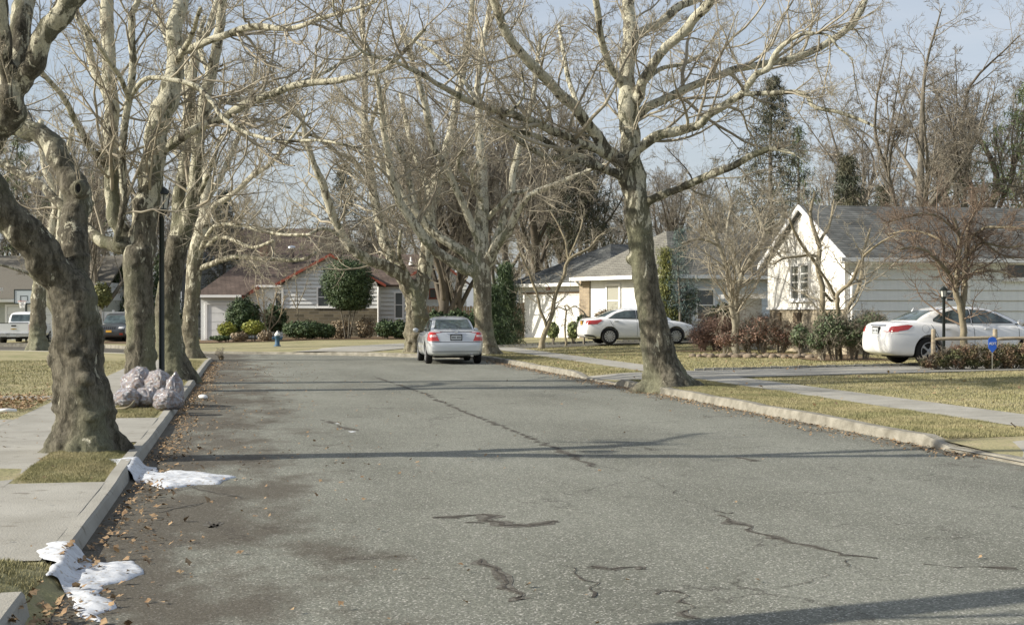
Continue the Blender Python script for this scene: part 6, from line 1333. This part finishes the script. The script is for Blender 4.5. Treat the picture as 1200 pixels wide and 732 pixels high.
# white pickup seen from behind
pk=thing('pickup_truck','white pickup truck seen from behind on the driveway at the far left','pickup truck',(at(16,0,78).x,78,-.2),math.pi/2+.1)
LOW_P=[(2.0,.45,1.12,.95),(2.05,.40,1.2,.97),(3.4,.38,1.2,.98),(4.3,.40,1.22,.97),(5.2,.42,1.14,.93),(5.5,.5,1.0,.85),(5.6,.6,.9,.7)]
GR_P=[(2.02,1.2,.82,.76),(2.08,1.7,.84,.70),(2.4,1.83,.85,.70),(3.4,1.86,.85,.70),(3.9,1.75,.84,.70),(4.3,1.3,.8,.74),(4.45,1.15,.78,.76)]
me1=evalmesh(loft(LOW_P,lower_ring),2); me2=evalmesh(loft(GR_P,lambda *s:green_ring(*s,zb=1.05)),2); bm=bmesh.new(); bm.from_mesh(me1); bm.from_mesh(me2); bp=BVHTree.FromBMesh(bm)
me=bpy.data.meshes.new('cab'); bm.to_mesh(me); bm.free(); me.polygons.foreach_set('use_smooth',[True]*len(me.polygons)); me.materials.clear(); link('cab',me,M['carwhite'],pk)
patch('rear_window',[(-.66,1.3),(-.60,1.68),(.60,1.68),(.66,1.3)],'x',-1,bp,M['carglass'],pk,.01)
patch('side_window',[(2.5,1.3),(2.55,1.68),(3.7,1.66),(4.1,1.3)],'y',-1,bp,M['carglass'],pk,.01); patch('side_window',[(2.5,1.3),(2.55,1.68),(3.7,1.66),(4.1,1.3)],'y',1,bp,M['carglass'],pk,.01)
bm=bmesh.new(); 
for s_ in (1,-1): box(bm,.05,2.0,min(s_*.86,s_*.97),max(s_*.86,s_*.97),.55,1.22)
box(bm,.1,2.0,-.86,.86,.6,.68); bmesh.ops.bevel(bm,geom=bm.edges[:],offset=.03,segments=2,affect='EDGES'); obj('load_bed',bm,M['carwhite'],pk)
bm=bmesh.new(); box(bm,0,.07,-.80,.80,.64,1.20); bmesh.ops.bevel(bm,geom=bm.edges[:],offset=.02,segments=2,affect='EDGES'); tg=obj('tailgate',bm,M['carwhite'],pk); bx('tailgate_handle',M['under'],tg,(-.012,.01,-.13,.13,1.03,1.10)); 
em=bx('emblem',mat('gold_emblem',(.55,.36,.08),rough=.3,metal=.5),tg,(-.014,-.001,-.16,.16,.865,.905),(-.016,-.001,-.06,.06,.85,.92)); bx('tailgate_cap',M['under'],pk,(-.005,.09,-.80,.80,1.201,1.23))
for s_ in (1,-1): bx('tail_light',M['tail'],pk,(.0,.16,min(s_*.82,s_*.975),max(s_*.82,s_*.975),.76,1.14))
bx('bumper',M['chrome'],pk,(-.14,.06,-.95,-.35,.46,.63),(-.14,.06,.35,.95,.46,.63),(-.12,.06,-.348,.348,.44,.60)); bx('licence_plate',M['plate'],pk,(-.135,-.125,-.16,.16,.5,.59)); bx('chassis',M['under'],pk,(.1,5.2,-.7,.7,.32,.56))
for x in (1.1,4.6):
    for s_ in (1,-1): wheel(pk,x,s_*.83,.38,.24,s_,6)
# trees beyond the camera's left whose shade falls over the foreground
for i,(s_,t_,k,sc,lab) in enumerate(((6.32,-2.15,1,1.1,'bare tree just left of the camera position shading the street'),)):
    o=copy_tree(kinds[k]); x,y=RF(s_,t_); o.location=(x,y,.1); o.scale=(sc,sc,sc); o['label']=lab; o['group']='bare trees behind the houses'
